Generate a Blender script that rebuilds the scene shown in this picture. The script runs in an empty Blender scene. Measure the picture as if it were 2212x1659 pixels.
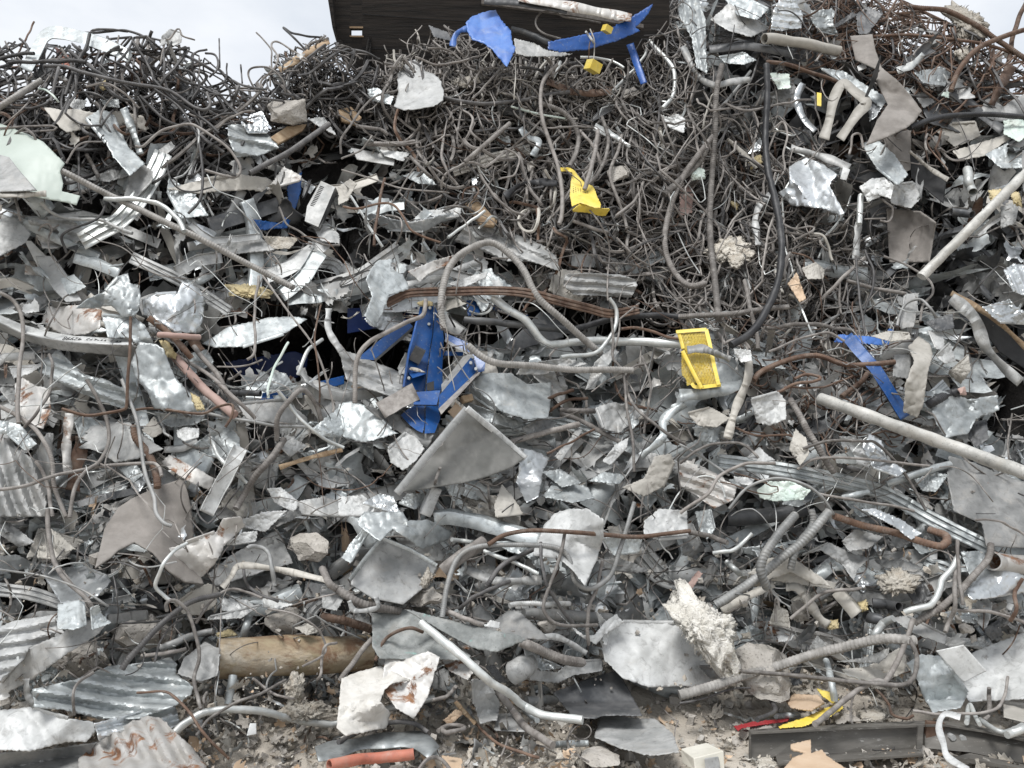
import bpy, math, random
import numpy as np
from mathutils import Vector, noise as mnoise
from mathutils.geometry import delaunay_2d_cdt
random.seed(11); RNG = np.random.default_rng(11)
C = bpy.context.scene.collection
sc = bpy.context.scene

# ---------------------------------------------------------------- the place
# u, v: directions from the eye in a 2212 x 1659 sighting grid.  A sighted direction is carried out to the
# face of the heap (a slope standing on the ground) or to the ground, less a lift in metres towards the eye.
FPX, CU, CV, EYE, PITCH = 1661.0, 1106.0, 829.5, 1.6, math.radians(4.0)
SLOPE = 0.42
sp, cp = math.sin(PITCH), math.cos(PITCH)

def ray(u, v):
    a = (np.asarray(u, float) - CU) / FPX
    b = (CV - np.asarray(v, float)) / FPX
    dy = cp - b * sp; dz = sp + b * cp
    return a / dy, dz / dy                      # s, t : x and z per metre of y

def foot(s):                                     # where the heap meets the ground
    return np.interp(s, [-0.75, -0.45, -0.1, 0.15, 0.7], [3.75, 3.95, 4.45, 4.85, 4.75])

def dent(u, v):                                  # broad swells and the dark hollows of the face
    u = np.asarray(u, float); v = np.asarray(v, float)
    d = 0.10 * np.sin(u / 170.0 + 1.3) * np.cos(v / 140.0) + 0.07 * np.sin(u / 71.0 + v / 93.0)
    return d

def face_y(u, v):
    s, t = ray(u, v)
    Y = (foot(s) + SLOPE * EYE + dent(u, v)) / (1 - SLOPE * t)
    g = np.where(t < -0.02, EYE / np.maximum(-t, 0.02), 1e9)
    return np.minimum(Y, g)

def P(u, v, lift=0.0):
    s, t = ray(u, v)
    Y = face_y(u, v) - lift
    return np.stack([s * Y, Y + 0 * s, EYE + t * Y], -1)

def PY(u, v, Y):                                 # sighted direction carried to a given distance
    s, t = ray(u, v)
    return np.stack([s * Y, Y + 0 * s, EYE + t * Y], -1)

def kpx(u, v):                                   # metres per grid step at the face
    return float(face_y(u, v)) / FPX

TILES = {'G': (0, 0, 1), 'q': (790.0, 636.4, .19843), 'y': (1426.4, 685.8, .10585), 'p': (1195.9, 351.1, .07937),
         'w': (1590.9, 1508.6, .2808), 'x': (1448.3, 1563.5, .08929)}
for k, ch in enumerate('abcdefghi'):
    TILES[ch] = ((k % 3) * 2212 / 3, (k // 3) * 553.0, 1 / 3)

def pts_of(txt, tile):
    ox, oy, sc_ = TILES[tile]
    out = []
    for tok in txt.split():
        q = [float(x) for x in tok.split(',')]
        out.append((ox + q[0] * sc_, oy + q[1] * sc_, (q[2] / 100 if len(q) > 2 else 0.0)))
    return out

# ---------------------------------------------------------------- meshes
MATS = {}
def link_mesh(name, V, F, mat, parent=None, rnd=None, smooth=True, sharp=None, solid=0.0, origin=None):
    V = np.asarray(V, float)
    o0 = V.mean(0) if origin is None else np.asarray(origin, float)
    me = bpy.data.meshes.new(name)
    me.from_pydata((V - o0).tolist(), [], [list(map(int, f)) for f in F] if not isinstance(F, list) else F)
    if smooth:
        me.polygons.foreach_set('use_smooth', [True] * len(me.polygons))
        if sharp: me.set_sharp_from_angle(angle=math.radians(sharp))
    at = me.attributes.new('rnd', 'FLOAT', 'POINT')
    at.data.foreach_set('value', np.full(len(V), random.random()) if rnd is None else np.asarray(rnd, float))
    me.materials.append(MATS[mat] if isinstance(mat, str) else mat)
    ob = bpy.data.objects.new(name, me); C.objects.link(ob)
    if parent is not None:
        ob.parent = parent; ob.location = Vector(o0) - parent.location
    else:
        ob.location = o0
    if solid:
        md = ob.modifiers.new('thickness', 'SOLIDIFY'); md.thickness = solid; md.offset = 0
    return ob

def tag(o, label=None, cat=None, group=None, kind=None):
    for k, v in (('label', label), ('category', cat), ('group', group), ('kind', kind)):
        if v: o[k] = v
    return o

def empty(name, loc):
    e = bpy.data.objects.new(name, None); C.objects.link(e); e.location = loc; e.empty_display_size = .05
    return e

def resample(p, step, smooth=True):
    """Catmull-Rom through points (n x k) at about the given step of the first two columns."""
    p = np.asarray(p, float)
    if len(p) == 2 or not smooth:
        q = p
    q = np.vstack([2 * p[0] - p[1], p, 2 * p[-1] - p[-2]])
    out = []
    for i in range(1, len(q) - 2):
        a, b, c, d = q[i - 1:i + 3]
        n = max(2, int(np.hypot(*(c - b)[:2]) / step))
        t = np.linspace(0, 1, n, endpoint=False)[:, None]
        if smooth:
            out.append(.5 * (2 * b + (c - a) * t + (2 * a - 5 * b + 4 * c - d) * t ** 2 + (3 * b - a - 3 * c + d) * t ** 3))
        else:
            out.append(b + (c - b) * t)
    out.append(p[-1:])
    return np.vstack(out)

def frames(W):
    T = np.gradient(W, axis=0); T /= np.linalg.norm(T, axis=1)[:, None] + 1e-9
    N = np.zeros_like(W)
    n = np.array([0, -1.0, 0.2]); n = n - T[0] * n.dot(T[0]); n /= np.linalg.norm(n) + 1e-9
    for i in range(len(W)):
        n = n - T[i] * n.dot(T[i]); L = np.linalg.norm(n)
        n = n / L if L > 1e-6 else np.array([1.0, 0, 0])
        N[i] = n
    return T, N, np.cross(T, N)

def tube(W, R, sides=8, rib=None, hollow=0.0, phase=0.0, depth=.13):
    """Tube along world points W with radius R (scalar or per ring); rib = pitch in metres of the lugs."""
    W = np.asarray(W, float); n = len(W)
    T, N, B = frames(W)
    R = np.broadcast_to(np.asarray(R, float), (n,))
    th = np.arange(sides) * 2 * math.pi / sides
    rr = np.repeat(R[:, None], sides, 1)
    if rib:
        s = np.concatenate([[0], np.cumsum(np.linalg.norm(np.diff(W, axis=0), axis=1))])
        ph = 2 * math.pi * s[:, None] / rib + 1.1 * np.abs(((th[None, :] + phase) / math.pi) % 2 - 1) * math.pi
        rr = rr * (1 + depth * np.clip((np.sin(ph) - .1) * 2.4, 0, 1)) * (1 + .10 * (np.abs(np.cos(th + phase)) > .96))[None, :]
    V = W[:, None, :] + rr[..., None] * (np.cos(th)[None, :, None] * N[:, None, :] + np.sin(th)[None, :, None] * B[:, None, :])
    V = V.reshape(-1, 3)
    i = np.arange(n - 1)[:, None] * sides; j = np.arange(sides)[None, :]; j2 = (j + 1) % sides
    F = np.stack([i + j, i + j2, i + sides + j2, i + sides + j], -1).reshape(-1, 4).tolist()
    if hollow:
        Vi = W[:, None, :] + (rr * hollow)[..., None] * (np.cos(th)[None, :, None] * N[:, None, :] + np.sin(th)[None, :, None] * B[:, None, :])
        b = len(V); V = np.vstack([V, Vi.reshape(-1, 3)])
        F += np.stack([b + i + j2, b + i + j, b + i + sides + j, b + i + sides + j2], -1).reshape(-1, 4).tolist()
        for e in (0, (n - 1) * sides):
            for k in range(sides):
                k2 = (k + 1) % sides
                F.append([e + k, b + e + k, b + e + k2, e + k2] if e == 0 else [e + k2, b + e + k2, b + e + k, e + k])
    else:
        F.append(list(range(sides))[::-1]); F.append([(n - 1) * sides + k for k in range(sides)])
    return V, F

def tri(x): return 2 * np.abs(x - np.floor(x) - .5)          # 0..1 fold wave

def crumple(u, v, L, rng, folds=3, fine=1.0):
    """Creased-sheet relief in 0..1-ish units over a patch of size L."""
    h = np.zeros_like(u); w = rng.uniform(-1, 1, 4); cu, cv = u.mean(), v.mean()
    uu = u + L * .035 * np.sin(v / (L * .21) + w[0] * 3); vv = v + L * .035 * np.sin(u / (L * .25) + w[1] * 3)
    for k in range(folds * 2 + 2):                                 # straight creases: the sheet turns by an angle across each
        a = rng.uniform(0, 2 * math.pi); o = rng.uniform(-.42, .42)
        d = ((uu - cu) * math.cos(a) + (vv - cv) * math.sin(a)) / L - o
        h += rng.uniform(.35, 1.15) * rng.choice([-1, 1]) * np.maximum(d, 0)
    A = np.stack([np.ones_like(u), u - cu, v - cv], 1); h = h - A @ np.linalg.lstsq(A, h, rcond=None)[0] + .5
    h *= 1.7; fq = float(np.clip(80 / L, .55, 1.5)) if L > 4 else 1.2
    for sc_, am in ((.36, .15 * fq), (.19, .12 * fine * fq), (.09, .07 * fine * fq)):
        n = int(min(80, max(4, 1.0 / sc_ ** 2)))
        c = np.stack([rng.uniform(u.min() - L * .1, u.max() + L * .1, n), rng.uniform(v.min() - L * .1, v.max() + L * .1, n)], 1)
        d = np.hypot(u[:, None] - c[None, :, 0], v[:, None] - c[None, :, 1]); d.sort(1)
        h += am * np.minimum((d[:, 1] - d[:, 0]) / (L * sc_), .7)
    return h

def inside(px, py, poly):
    res = np.zeros(len(px), bool); n = len(poly)
    for i in range(n):
        x1, y1 = poly[i][:2]; x2, y2 = poly[(i + 1) % n][:2]
        c = ((y1 > py) != (y2 > py)) & (px < (x2 - x1) * (py - y1) / (y2 - y1 + 1e-12) + x1)
        res ^= c
    return res

def mesh_poly(poly, res, rng, torn=1.0, smooth_outline=False):
    pl = []
    n = len(poly)
    for i in range(n):
        a, b = np.array(poly[i]), np.array(poly[(i + 1) % n]); m = max(1, int(np.hypot(*(b - a)[:2]) / res))
        nrm = np.array([-(b - a)[1], (b - a)[0]]) / (np.hypot(*(b - a)[:2]) + 1e-9)
        for k in range(m):
            q = a + (b - a) * (k / m); q = q.copy()
            if k: q[:2] += nrm * rng.normal() * torn
            pl.append(q)
    pl = np.array(pl)
    x0, y0 = pl[:, 0].min(), pl[:, 1].min(); x1, y1 = pl[:, 0].max(), pl[:, 1].max()
    gx, gy = np.meshgrid(np.arange(x0 + res / 2, x1, res), np.arange(y0 + res / 2, y1, res))
    gx = gx.ravel() + rng.uniform(-.3, .3, gx.size) * res; gy = gy.ravel() + rng.uniform(-.3, .3, gy.size) * res
    ok = inside(gx, gy, pl)
    if ok.any():
        d = np.min(np.hypot(gx[ok][:, None] - pl[None, :, 0], gy[ok][:, None] - pl[None, :, 1]), 1)
        idx = np.where(ok)[0][d > res * .5]; gx, gy = gx[idx], gy[idx]
    else:
        gx = gy = np.zeros(0)
    vs = [Vector((a, b)) for a, b in pl[:, :2]] + [Vector((a, b)) for a, b in zip(gx, gy)]
    m = len(pl)
    r = delaunay_2d_cdt(vs, [(i, (i + 1) % m) for i in range(m)], [], 1, 1e-4)
    co = np.array([(p.x, p.y) for p in r[0]]); F = [list(f) for f in r[2]]
    if not F:
        r = delaunay_2d_cdt(vs, [], [list(range(m))], 1, 1e-4); co = np.array([(p.x, p.y) for p in r[0]]); F = [list(f) for f in r[2]]
    L3 = np.array([p[2] for p in pl])
    d = np.hypot(co[:, 0][:, None] - pl[None, :, 0], co[:, 1][:, None] - pl[None, :, 1]) + .5
    w = 1 / d ** 2
    return co, F, (w * L3[None]).sum(1) / w.sum(1)

def sheet(poly, lift, rng, amp=1.0, corr=None, tilt=None, torn=.6, folds=3, res=None, lip=0):
    """Torn or bent metal sheet seen with the given outline; relief towards the eye in metres."""
    pa = np.array([p[:2] for p in poly])
    A = .5 * abs(np.dot(pa[:, 0], np.roll(pa[:, 1], 1)) - np.dot(pa[:, 1], np.roll(pa[:, 0], 1)))
    L = math.sqrt(max(A, 30.0)); cu, cv = pa.mean(0)
    if res is None: res = max(1.5, min(4.2, L / 24))
    co, F, l3 = mesh_poly(poly, res, rng, torn)
    u, v = co[:, 0], co[:, 1]; k = kpx(cu, cv)
    if tilt is None: tilt = (rng.uniform(-.5, .5), rng.uniform(-.15, .7))
    h = lift + l3 - k * (tilt[0] * (u - cu) - tilt[1] * (v - cv) * -1 * -1)
    h = lift + l3 + k * (tilt[0] * (u - cu) + tilt[1] * (v - cv))
    if amp: h = h + (crumple(u, v, L, rng, folds) - .5) * amp * .33 * L * k
    if corr:
        lam, ang = corr; a = math.radians(ang)
        x = (u * -math.sin(a) + v * math.cos(a)) / lam + .06 * np.sin((u * math.cos(a) + v * math.sin(a)) / L * 4)
        h = h + (np.clip(tri(x) * 1.8 - .4, 0, 1) - .5) * .42 * lam * k
    V = P(u, v, h)
    if lip:                                                        # one edge turned over into a hem
        e = max(range(len(poly)), key=lambda i: np.hypot(*(pa[(i + 1) % len(pa)] - pa[i])))
        t = np.linspace(.04, .96, 9)[:, None]; q = pa[e] + (pa[(e + 1) % len(pa)] - pa[e]) * t
        hq = np.array([h[np.argmin((u - a) ** 2 + (v - b) ** 2)] for a, b in q])
        V, F = join([(V, F), strip(np.column_stack([q, hq]).tolist(), lip, 'L', .004, rng, .1)])
    return V, F

PROF = {'F': [(-.5, 0), (0, .04), (.5, 0)], 'L': [(-.5, -.32), (-.32, .04), (.5, 0)], 'U': [(-.5, -.4), (-.48, 0), (.48, 0), (.5, -.4)],
        'V': [(-.5, .22), (-.46, 0), (.46, 0), (.5, .22)], 'R': [(-.5, -.2), (-.47, .06), (-.3, .06), (-.26, -.08), (-.1, -.08), (-.06, .06), (.1, .06), (.14, -.08), (.3, -.08), (.34, .06), (.5, .06)],
        'B': [(-.5, -.5), (-.5, .1), (.5, .1), (.5, -.5)]}
def strip(path, width, prof, lift, rng, wav=.5):
    q = np.array([(p[0], p[1], p[2]) for p in path])
    q = resample(q, max(2.0, width * .25), smooth=(prof in 'FR'))
    if prof not in 'FR' and len(q) > 6:
        q[1:-1, :2] = (q[:-2, :2] + q[1:-1, :2] * 2 + q[2:, :2]) / 4
    n = len(q); s = np.linspace(0, 1, n)
    d = np.gradient(q[:, :2], axis=0); d /= np.linalg.norm(d, axis=1)[:, None] + 1e-9
    nrm = np.stack([-d[:, 1], d[:, 0]], 1)
    if abs(nrm[:, 1].mean()) > .15 and nrm[:, 1].mean() < 0: nrm = -nrm      # first edge of the profile is the upper one
    elif abs(nrm[:, 1].mean()) <= .15 and nrm[:, 0].mean() < 0: nrm = -nrm
    roll = wav * np.sin(s * rng.uniform(3, 8) + rng.uniform(0, 6)) * (1 if prof == 'F' else .25) + (rng.uniform(-.5, .3) if prof == 'F' else 0)
    wd = width * (1 + (.12 if prof == 'F' else .03) * np.sin(s * 17 + rng.uniform(0, 6)))
    pr = PROF[prof]; m = len(pr)
    k = kpx(*q[:, :2].mean(0))
    U = np.zeros((n, m)); Vv = np.zeros((n, m)); H = np.zeros((n, m))
    for c, (a, b) in enumerate(pr):
        aa = a * np.cos(roll) - b * np.sin(roll); bb = a * np.sin(roll) + b * np.cos(roll)
        U[:, c] = q[:, 0] + nrm[:, 0] * aa * wd; Vv[:, c] = q[:, 1] + nrm[:, 1] * aa * wd
        H[:, c] = lift + q[:, 2] + bb * wd * k
    H += (rng.normal(size=(n, 1)) * .06 + rng.normal(size=(n, m)) * .03) * width * k * (1 if prof == 'F' else .4)
    W = P(U.ravel(), Vv.ravel(), H.ravel())
    i = np.arange(n - 1)[:, None] * m; j = np.arange(m - 1)[None, :]
    F = np.stack([i + j, i + j + 1, i + m + j + 1, i + m + j], -1).reshape(-1, 4).tolist()
    return W, F

_ico = None
def ico(sub):
    import bmesh
    bm = bmesh.new(); bmesh.ops.create_icosphere(bm, subdivisions=sub, radius=1)
    V = np.array([v.co[:] for v in bm.verts]); F = [[v.index for v in f.verts] for f in bm.faces]; bm.free()
    return V, F
ICO = {k: ico(k) for k in (2, 3, 4, 5)}

def blob(poly, lift, rng, rough=.1, depth=.75, sub=4, facet=True, shaggy=0.0):
    """A lump whose outline is the given one: radius by direction, rounded in depth, broken by noise."""
    pa = np.array([p[:2] for p in poly]); c = pa.mean(0)
    pa = np.vstack([pa[i] + (pa[(i + 1) % len(pa)] - pa[i]) * t for i in range(len(pa)) for t in (0, .2, .4, .6, .8)])
    d = pa - c; ang = np.arctan2(d[:, 1], d[:, 0]); r = np.hypot(d[:, 0], d[:, 1]); o = np.argsort(ang)
    ang, r = ang[o], r[o]; ang = np.concatenate([ang - 2 * math.pi, ang, ang + 2 * math.pi]); r = np.tile(r, 3)
    V, F = ICO[sub]; V = V.copy(); off = rng.uniform(0, 50, 3)
    if facet:                                       # cut flats, as broken concrete has
        for _ in range(12):
            nrm = rng.normal(size=3); nrm /= np.linalg.norm(nrm); lim = rng.uniform(.58, .92)
            dd = V @ nrm; V = V - np.clip(dd - lim, 0, None)[:, None] * nrm
    nz = np.array([mnoise.noise(Vector(p * 2.2 + off)) * .6 + mnoise.noise(Vector(p * 6 + off)) * .3 + mnoise.noise(Vector(p * 14 + off)) * .2 for p in V])
    if shaggy:
        nz = nz * .8 + shaggy * (np.array([abs(mnoise.noise(Vector(p * 3.1 + off))) * 1.6 + abs(mnoise.noise(Vector(p * 7 + off))) + .6 * abs(mnoise.noise(Vector(p * 15 + off))) + .45 * abs(mnoise.noise(Vector(p * 31 + off))) for p in V]) - .8)
    V = V * (1 + rough * nz)[:, None]
    a = np.arctan2(V[:, 1], V[:, 0]); R = np.interp(a, ang, r); rm = float(np.sqrt(r.mean() * r.min()))
    k = kpx(*c)
    return P(c[0] + V[:, 0] * R, c[1] + V[:, 1] * R, lift + V[:, 2] * rm * depth * k), F

def plate(poly, lift, thick=.006):
    """Flat-cut plate: outline points (u, v, lift), extruded away from the eye."""
    u = np.array([p[0] for p in poly]); v = np.array([p[1] for p in poly]); l = np.array([p[2] for p in poly]) + lift
    A = P(u, v, l); B = A + np.array([0, thick, 0]); n = len(A)
    r = delaunay_2d_cdt([Vector((a, b)) for a, b in zip(u, v)], [(i, (i + 1) % n) for i in range(n)], [], 1, 1e-6)
    if len(r[0]) != n:
        F = [list(range(n)), [n + i for i in range(n)][::-1]]
    else:
        F = [list(f) for f in r[2]] + [[n + i for i in f][::-1] for f in r[2]]
    F += [[i, n + i, n + (i + 1) % n, (i + 1) % n] for i in range(n)]
    return np.vstack([A, B]), F

def box(c, size, R=None):
    V = np.array([(x, y, z) for x in (-.5, .5) for y in (-.5, .5) for z in (-.5, .5)]) * np.asarray(size)
    if R is not None: V = V @ np.asarray(R).T
    return V + np.asarray(c), [[0, 1, 3, 2], [4, 6, 7, 5], [0, 4, 5, 1], [2, 3, 7, 6], [0, 2, 6, 4], [1, 5, 7, 3]]

def rot(ax, ay, az):
    from mathutils import Euler
    return np.array(Euler((ax, ay, az)).to_matrix())

def join(parts):
    Vs, Fs, b = [], [], 0
    for V, F in parts:
        Vs.append(V); Fs += [[i + b for i in f] for f in F]; b += len(V)
    return np.vstack(Vs), Fs
# ---------------------------------------------------------------- materials
def rgb(*c): return tuple(c) + (1.0,)
def make_mat(name, c1, c2, metal=0.0, rough=.6, scale=6.0, dust=0.0, rust=0.0, bump=.3, bscale=30.0, var=.35, flecks=None,
             dustc=(.34, .32, .29), rustc=((.20, .075, .03), (.08, .035, .02)), stretch=(1, 1, 1), detail=6, spec=.4, trans=0.0, pits=0.0, bdist=.006, grime=0.0, ridged=False):
    m = bpy.data.materials.new(name); m.use_nodes = True; nt = m.node_tree; N = nt.nodes; L = nt.links
    for n in list(N): N.remove(n)
    out = N.new('ShaderNodeOutputMaterial'); bs = N.new('ShaderNodeBsdfPrincipled'); L.new(bs.outputs[0], out.inputs[0])
    tc = N.new('ShaderNodeTexCoord'); at = N.new('ShaderNodeAttribute'); at.attribute_name = 'rnd'
    oi = N.new('ShaderNodeObjectInfo')
    ad = N.new('ShaderNodeMath'); ad.operation = 'ADD'; L.new(at.outputs['Fac'], ad.inputs[0]); L.new(oi.outputs['Random'], ad.inputs[1])
    fr = N.new('ShaderNodeMath'); fr.operation = 'FRACT'; L.new(ad.outputs[0], fr.inputs[0])
    sc_ = N.new('ShaderNodeVectorMath'); sc_.operation = 'SCALE'; sc_.inputs[0].default_value = (37, 53, 71); L.new(fr.outputs[0], sc_.inputs['Scale'])
    mp = N.new('ShaderNodeVectorMath'); mp.operation = 'MULTIPLY'; mp.inputs[1].default_value = stretch; L.new(tc.outputs['Object'], mp.inputs[0])
    co = N.new('ShaderNodeVectorMath'); co.operation = 'ADD'; L.new(mp.outputs[0], co.inputs[0]); L.new(sc_.outputs[0], co.inputs[1])
    def noise(s, d=detail, r=.6, dist=0.0):
        n = N.new('ShaderNodeTexNoise'); n.inputs['Scale'].default_value = s; n.inputs['Detail'].default_value = d
        n.inputs['Roughness'].default_value = r; n.inputs['Distortion'].default_value = dist; L.new(co.outputs[0], n.inputs['Vector']); return n.outputs['Fac']
    def ramp(src, a, b):
        r = N.new('ShaderNodeMapRange'); r.inputs['From Min'].default_value = a; r.inputs['From Max'].default_value = b
        r.interpolation_type = 'SMOOTHSTEP'; L.new(src, r.inputs['Value']); return r.outputs['Result']
    def mul(a, b):
        q = N.new('ShaderNodeMath'); q.operation = 'MULTIPLY'
        for i, x in enumerate((a, b)):
            if isinstance(x, (int, float)): q.inputs[i].default_value = x
            else: L.new(x, q.inputs[i])
        return q.outputs[0]
    def mix(fac, a, b):
        q = N.new('ShaderNodeMix'); q.data_type = 'RGBA'
        for i, x in ((0, fac), (6, a), (7, b)):
            if isinstance(x, (int, float)): q.inputs[i].default_value = x
            elif isinstance(x, tuple): q.inputs[i].default_value = x if len(x) == 4 else rgb(*x)
            else: L.new(x, q.inputs[i])
        return q.outputs[2]
    n1 = noise(scale)
    col = mix(ramp(n1, .3, .7), c1, c2)
    hs = N.new('ShaderNodeHueSaturation'); L.new(col, hs.inputs['Color'])
    mr = N.new('ShaderNodeMapRange'); mr.inputs['To Min'].default_value = 1 - var; mr.inputs['To Max'].default_value = 1 + var * .7
    L.new(fr.outputs[0], mr.inputs['Value']); L.new(mr.outputs['Result'], hs.inputs['Value']); col = hs.outputs[0]
    met = metal; rou = N.new('ShaderNodeMapRange'); rou.inputs['To Min'].default_value = max(.05, rough - .12); rou.inputs['To Max'].default_value = min(1, rough + .15)
    L.new(noise(scale * 2.7, 4), rou.inputs['Value']); rou = rou.outputs['Result']
    if dust:
        f = ramp(noise(scale * .8 + 1.7, 8, .72, .4), .62 - .35 * dust, .85 - .25 * dust); f = mul(f, min(1, dust + .25))
        col = mix(f, col, dustc)
        if metal: q = mix(f, (metal,) * 3, (0.0, 0, 0)); met = q
    if grime:
        f = ramp(noise(scale * 1.9 + .6, 9, .75, 1.2), .50, .72); col = mix(mul(f, grime), col, (.095, .09, .082))
    if flecks:
        f = ramp(noise(scale * 9, 5, .7), .60, .68); col = mix(mul(f, .8), col, flecks)
    if rust:
        f = ramp(noise(scale * .55 + .9, 8, .7, .6), .72 - .3 * rust, .80 - .3 * rust)
        rc = mix(ramp(noise(scale * 3), .35, .65), rustc[0], rustc[1])
        col = mix(f, col, rc)
        if metal:
            met = mix(f, met if not isinstance(met, float) else (met,) * 3, (0.0, 0, 0))
    L.new(col, bs.inputs['Base Color'])
    if isinstance(met, float) or isinstance(met, int): bs.inputs['Metallic'].default_value = met
    else: L.new(met, bs.inputs['Metallic'])
    L.new(rou, bs.inputs['Roughness']); bs.inputs['Specular IOR Level'].default_value = spec
    if trans: bs.inputs['Transmission Weight'].default_value = trans
    h = noise(bscale, 5, .65)
    if ridged: h.node.noise_type = 'RIDGED_MULTIFRACTAL'; h.node.inputs['Detail'].default_value = 3
    if pits:
        vo = N.new('ShaderNodeTexVoronoi'); vo.inputs['Scale'].default_value = bscale * 1.2; L.new(co.outputs[0], vo.inputs['Vector'])
        pf = ramp(vo.outputs['Distance'], .12, .30)
        q = N.new('ShaderNodeMath'); q.operation = 'MULTIPLY_ADD'; L.new(pf, q.inputs[0]); q.inputs[1].default_value = pits; L.new(h, q.inputs[2]); h = q.outputs[0]
    bp = N.new('ShaderNodeBump'); bp.inputs['Strength'].default_value = bump; bp.inputs['Distance'].default_value = bdist
    L.new(h, bp.inputs['Height']); L.new(bp.outputs[0], bs.inputs['Normal'])
    MATS[name] = m
    return m

make_mat('galv', (.34, .365, .368), (.55, .58, .58), .4, .46, 11, dust=.32, rust=.06, bump=.25, bscale=9, var=.36, bdist=.012, grime=.6, ridged=True, dustc=(.40, .385, .35))
make_mat('shiny', (.50, .525, .53), (.70, .72, .73), .75, .36, 7, dust=.22, bump=.25, bscale=8, var=.2, bdist=.012, grime=.5, ridged=True)
make_mat('dull', (.25, .255, .25), (.43, .43, .42), .2, .55, 8, dust=.42, rust=.09, bump=.45, bscale=18, var=.42, grime=.6)
make_mat('white', (.42, .425, .415), (.60, .605, .595), .1, .55, 8, dust=.3, rust=.08, bump=.4, bscale=16, var=.28, grime=.55)
make_mat('beige', (.37, .35, .31), (.49, .465, .42), .0, .6, 6, dust=.25, rust=.08, bump=.35, bscale=18, var=.25, grime=.4)
make_mat('dark', (.06, .063, .067), (.12, .12, .12), .3, .5, 8, dust=.22, rust=.08, bump=.4, bscale=20, var=.4)
make_mat('rg', (.145, .13, .118), (.265, .245, .228), .05, .7, 16, dust=.5, rust=.20, bump=.5, bscale=90, var=.45, dustc=(.35, .33, .305), bdist=.003, rustc=((.13, .07, .045), (.07, .04, .03)))
make_mat('rd', (.062, .060, .060), (.125, .12, .117), .2, .6, 16, dust=.25, rust=.12, bump=.5, bscale=90, var=.4, dustc=(.26, .24, .22), bdist=.003, rustc=((.13, .07, .045), (.07, .04, .03)))
make_mat('rust', (.08, .046, .032), (.155, .098, .068), .0, .8, 14, dust=.5, bump=.6, bscale=80, var=.4, dustc=(.225, .185, .155), bdist=.003)
make_mat('rustg', (.44, .42, .39), (.56, .55, .53), .3, .55, 7, dust=.3, rust=.62, bump=.5, bscale=22, var=.2, rustc=((.26, .13, .065), (.12, .06, .035)))
make_mat('pale', (.48, .50, .49), (.62, .63, .61), .45, .45, 18, dust=.35, bump=.4, bscale=40, var=.25, bdist=.004)
make_mat('mottle', (.36, .355, .33), (.52, .51, .48), .2, .6, 9, dust=.4, rust=.14, bump=.6, bscale=26, var=.15, flecks=(.13, .12, .105), grime=.55, stretch=(1, 1, 1), dustc=(.40, .37, .32))
make_mat('blue', (.008, .060, .220), (.014, .092, .31), .0, .34, 5, dust=.26, bump=.25, bscale=15, var=.22, dustc=(.20, .22, .25), spec=.5, grime=.4, flecks=(.20, .23, .27))
make_mat('bluel', (.035, .11, .37), (.06, .165, .46), .0, .42, 5, dust=.3, grime=.3, bump=.3, bscale=15, var=.15, dustc=(.28, .31, .36), spec=.5)
make_mat('yel', (.74, .54, .06), (.80, .64, .16), .0, .5, 6, dust=.28, rust=.08, bump=.25, bscale=25, var=.12, dustc=(.45, .40, .30), grime=.3)
make_mat('conc', (.34, .315, .28), (.47, .44, .40), .0, .9, 10, dust=.2, bump=.9, bscale=34, var=.2, flecks=(.12, .105, .09), pits=.5, bdist=.012)
make_mat('wool', (.44, .40, .335), (.66, .62, .55), .0, .95, 14, dust=.4, rust=.26, bump=.9, bscale=70, var=.25, dustc=(.42, .34, .25), rustc=((.26, .18, .11), (.38, .30, .20)), bdist=.025)
make_mat('ywool', (.52, .42, .22), (.68, .58, .36), .0, .95, 10, dust=.2, bump=.5, bscale=90, var=.2, dustc=(.4, .33, .2), bdist=.025)
make_mat('wood', (.30, .20, .12), (.46, .35, .23), .0, .75, 5, dust=.25, bump=.5, bscale=20, var=.2, stretch=(1, 8, 8))
make_mat('ply', (.009, .008, .0075), (.032, .026, .022), .0, .85, 2.2, dust=.1, bump=.9, bscale=5, var=.0, stretch=(1, 9, 16), dustc=(.06, .045, .035))  # near-black wood: shade of the panel's underside put into the colour
make_mat('card', (.47, .34, .23), (.56, .43, .31), .0, .85, 6, dust=.15, bump=.3, bscale=24, var=.12)
make_mat('fab', (.17, .155, .14), (.26, .24, .22), .0, .9, 5, dust=.35, bump=.5, bscale=120, var=.12, dustc=(.33, .30, .275), bdist=.002, grime=.35)
make_mat('rub', (.018, .018, .02), (.04, .04, .042), .0, .5, 9, dust=.25, bump=.3, bscale=40, var=.2, dustc=(.17, .165, .16))
make_mat('orange', (.33, .10, .065), (.45, .165, .11), .0, .6, 6, dust=.5, bump=.3, bscale=30, var=.1, dustc=(.38, .27, .22), grime=.4)
make_mat('red', (.27, .025, .03), (.36, .04, .045), .0, .5, 6, dust=.3, bump=.2, var=.1)
make_mat('verd', (.15, .16, .155), (.30, .31, .30), .1, .6, 11, dust=.35, rust=.34, bump=.6, bscale=24, var=.1, rustc=((.24, .40, .36), (.11, .22, .20)), flecks=(.06, .065, .06), grime=.6)
make_mat('teal', (.52, .62, .56), (.66, .72, .66), .0, .6, 7, dust=.3, bump=.5, bscale=40, var=.1)
make_mat('green', (.40, .45, .40), (.46, .51, .46), .0, .42, 3, dust=.14, bump=.12, bscale=8, var=.05, dustc=(.36, .35, .31))
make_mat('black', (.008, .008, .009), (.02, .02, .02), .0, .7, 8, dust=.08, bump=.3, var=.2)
make_mat('rose', (.33, .22, .19), (.42, .30, .26), .0, .7, 8, dust=.25, bump=.5, bscale=30, var=.15)
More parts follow.
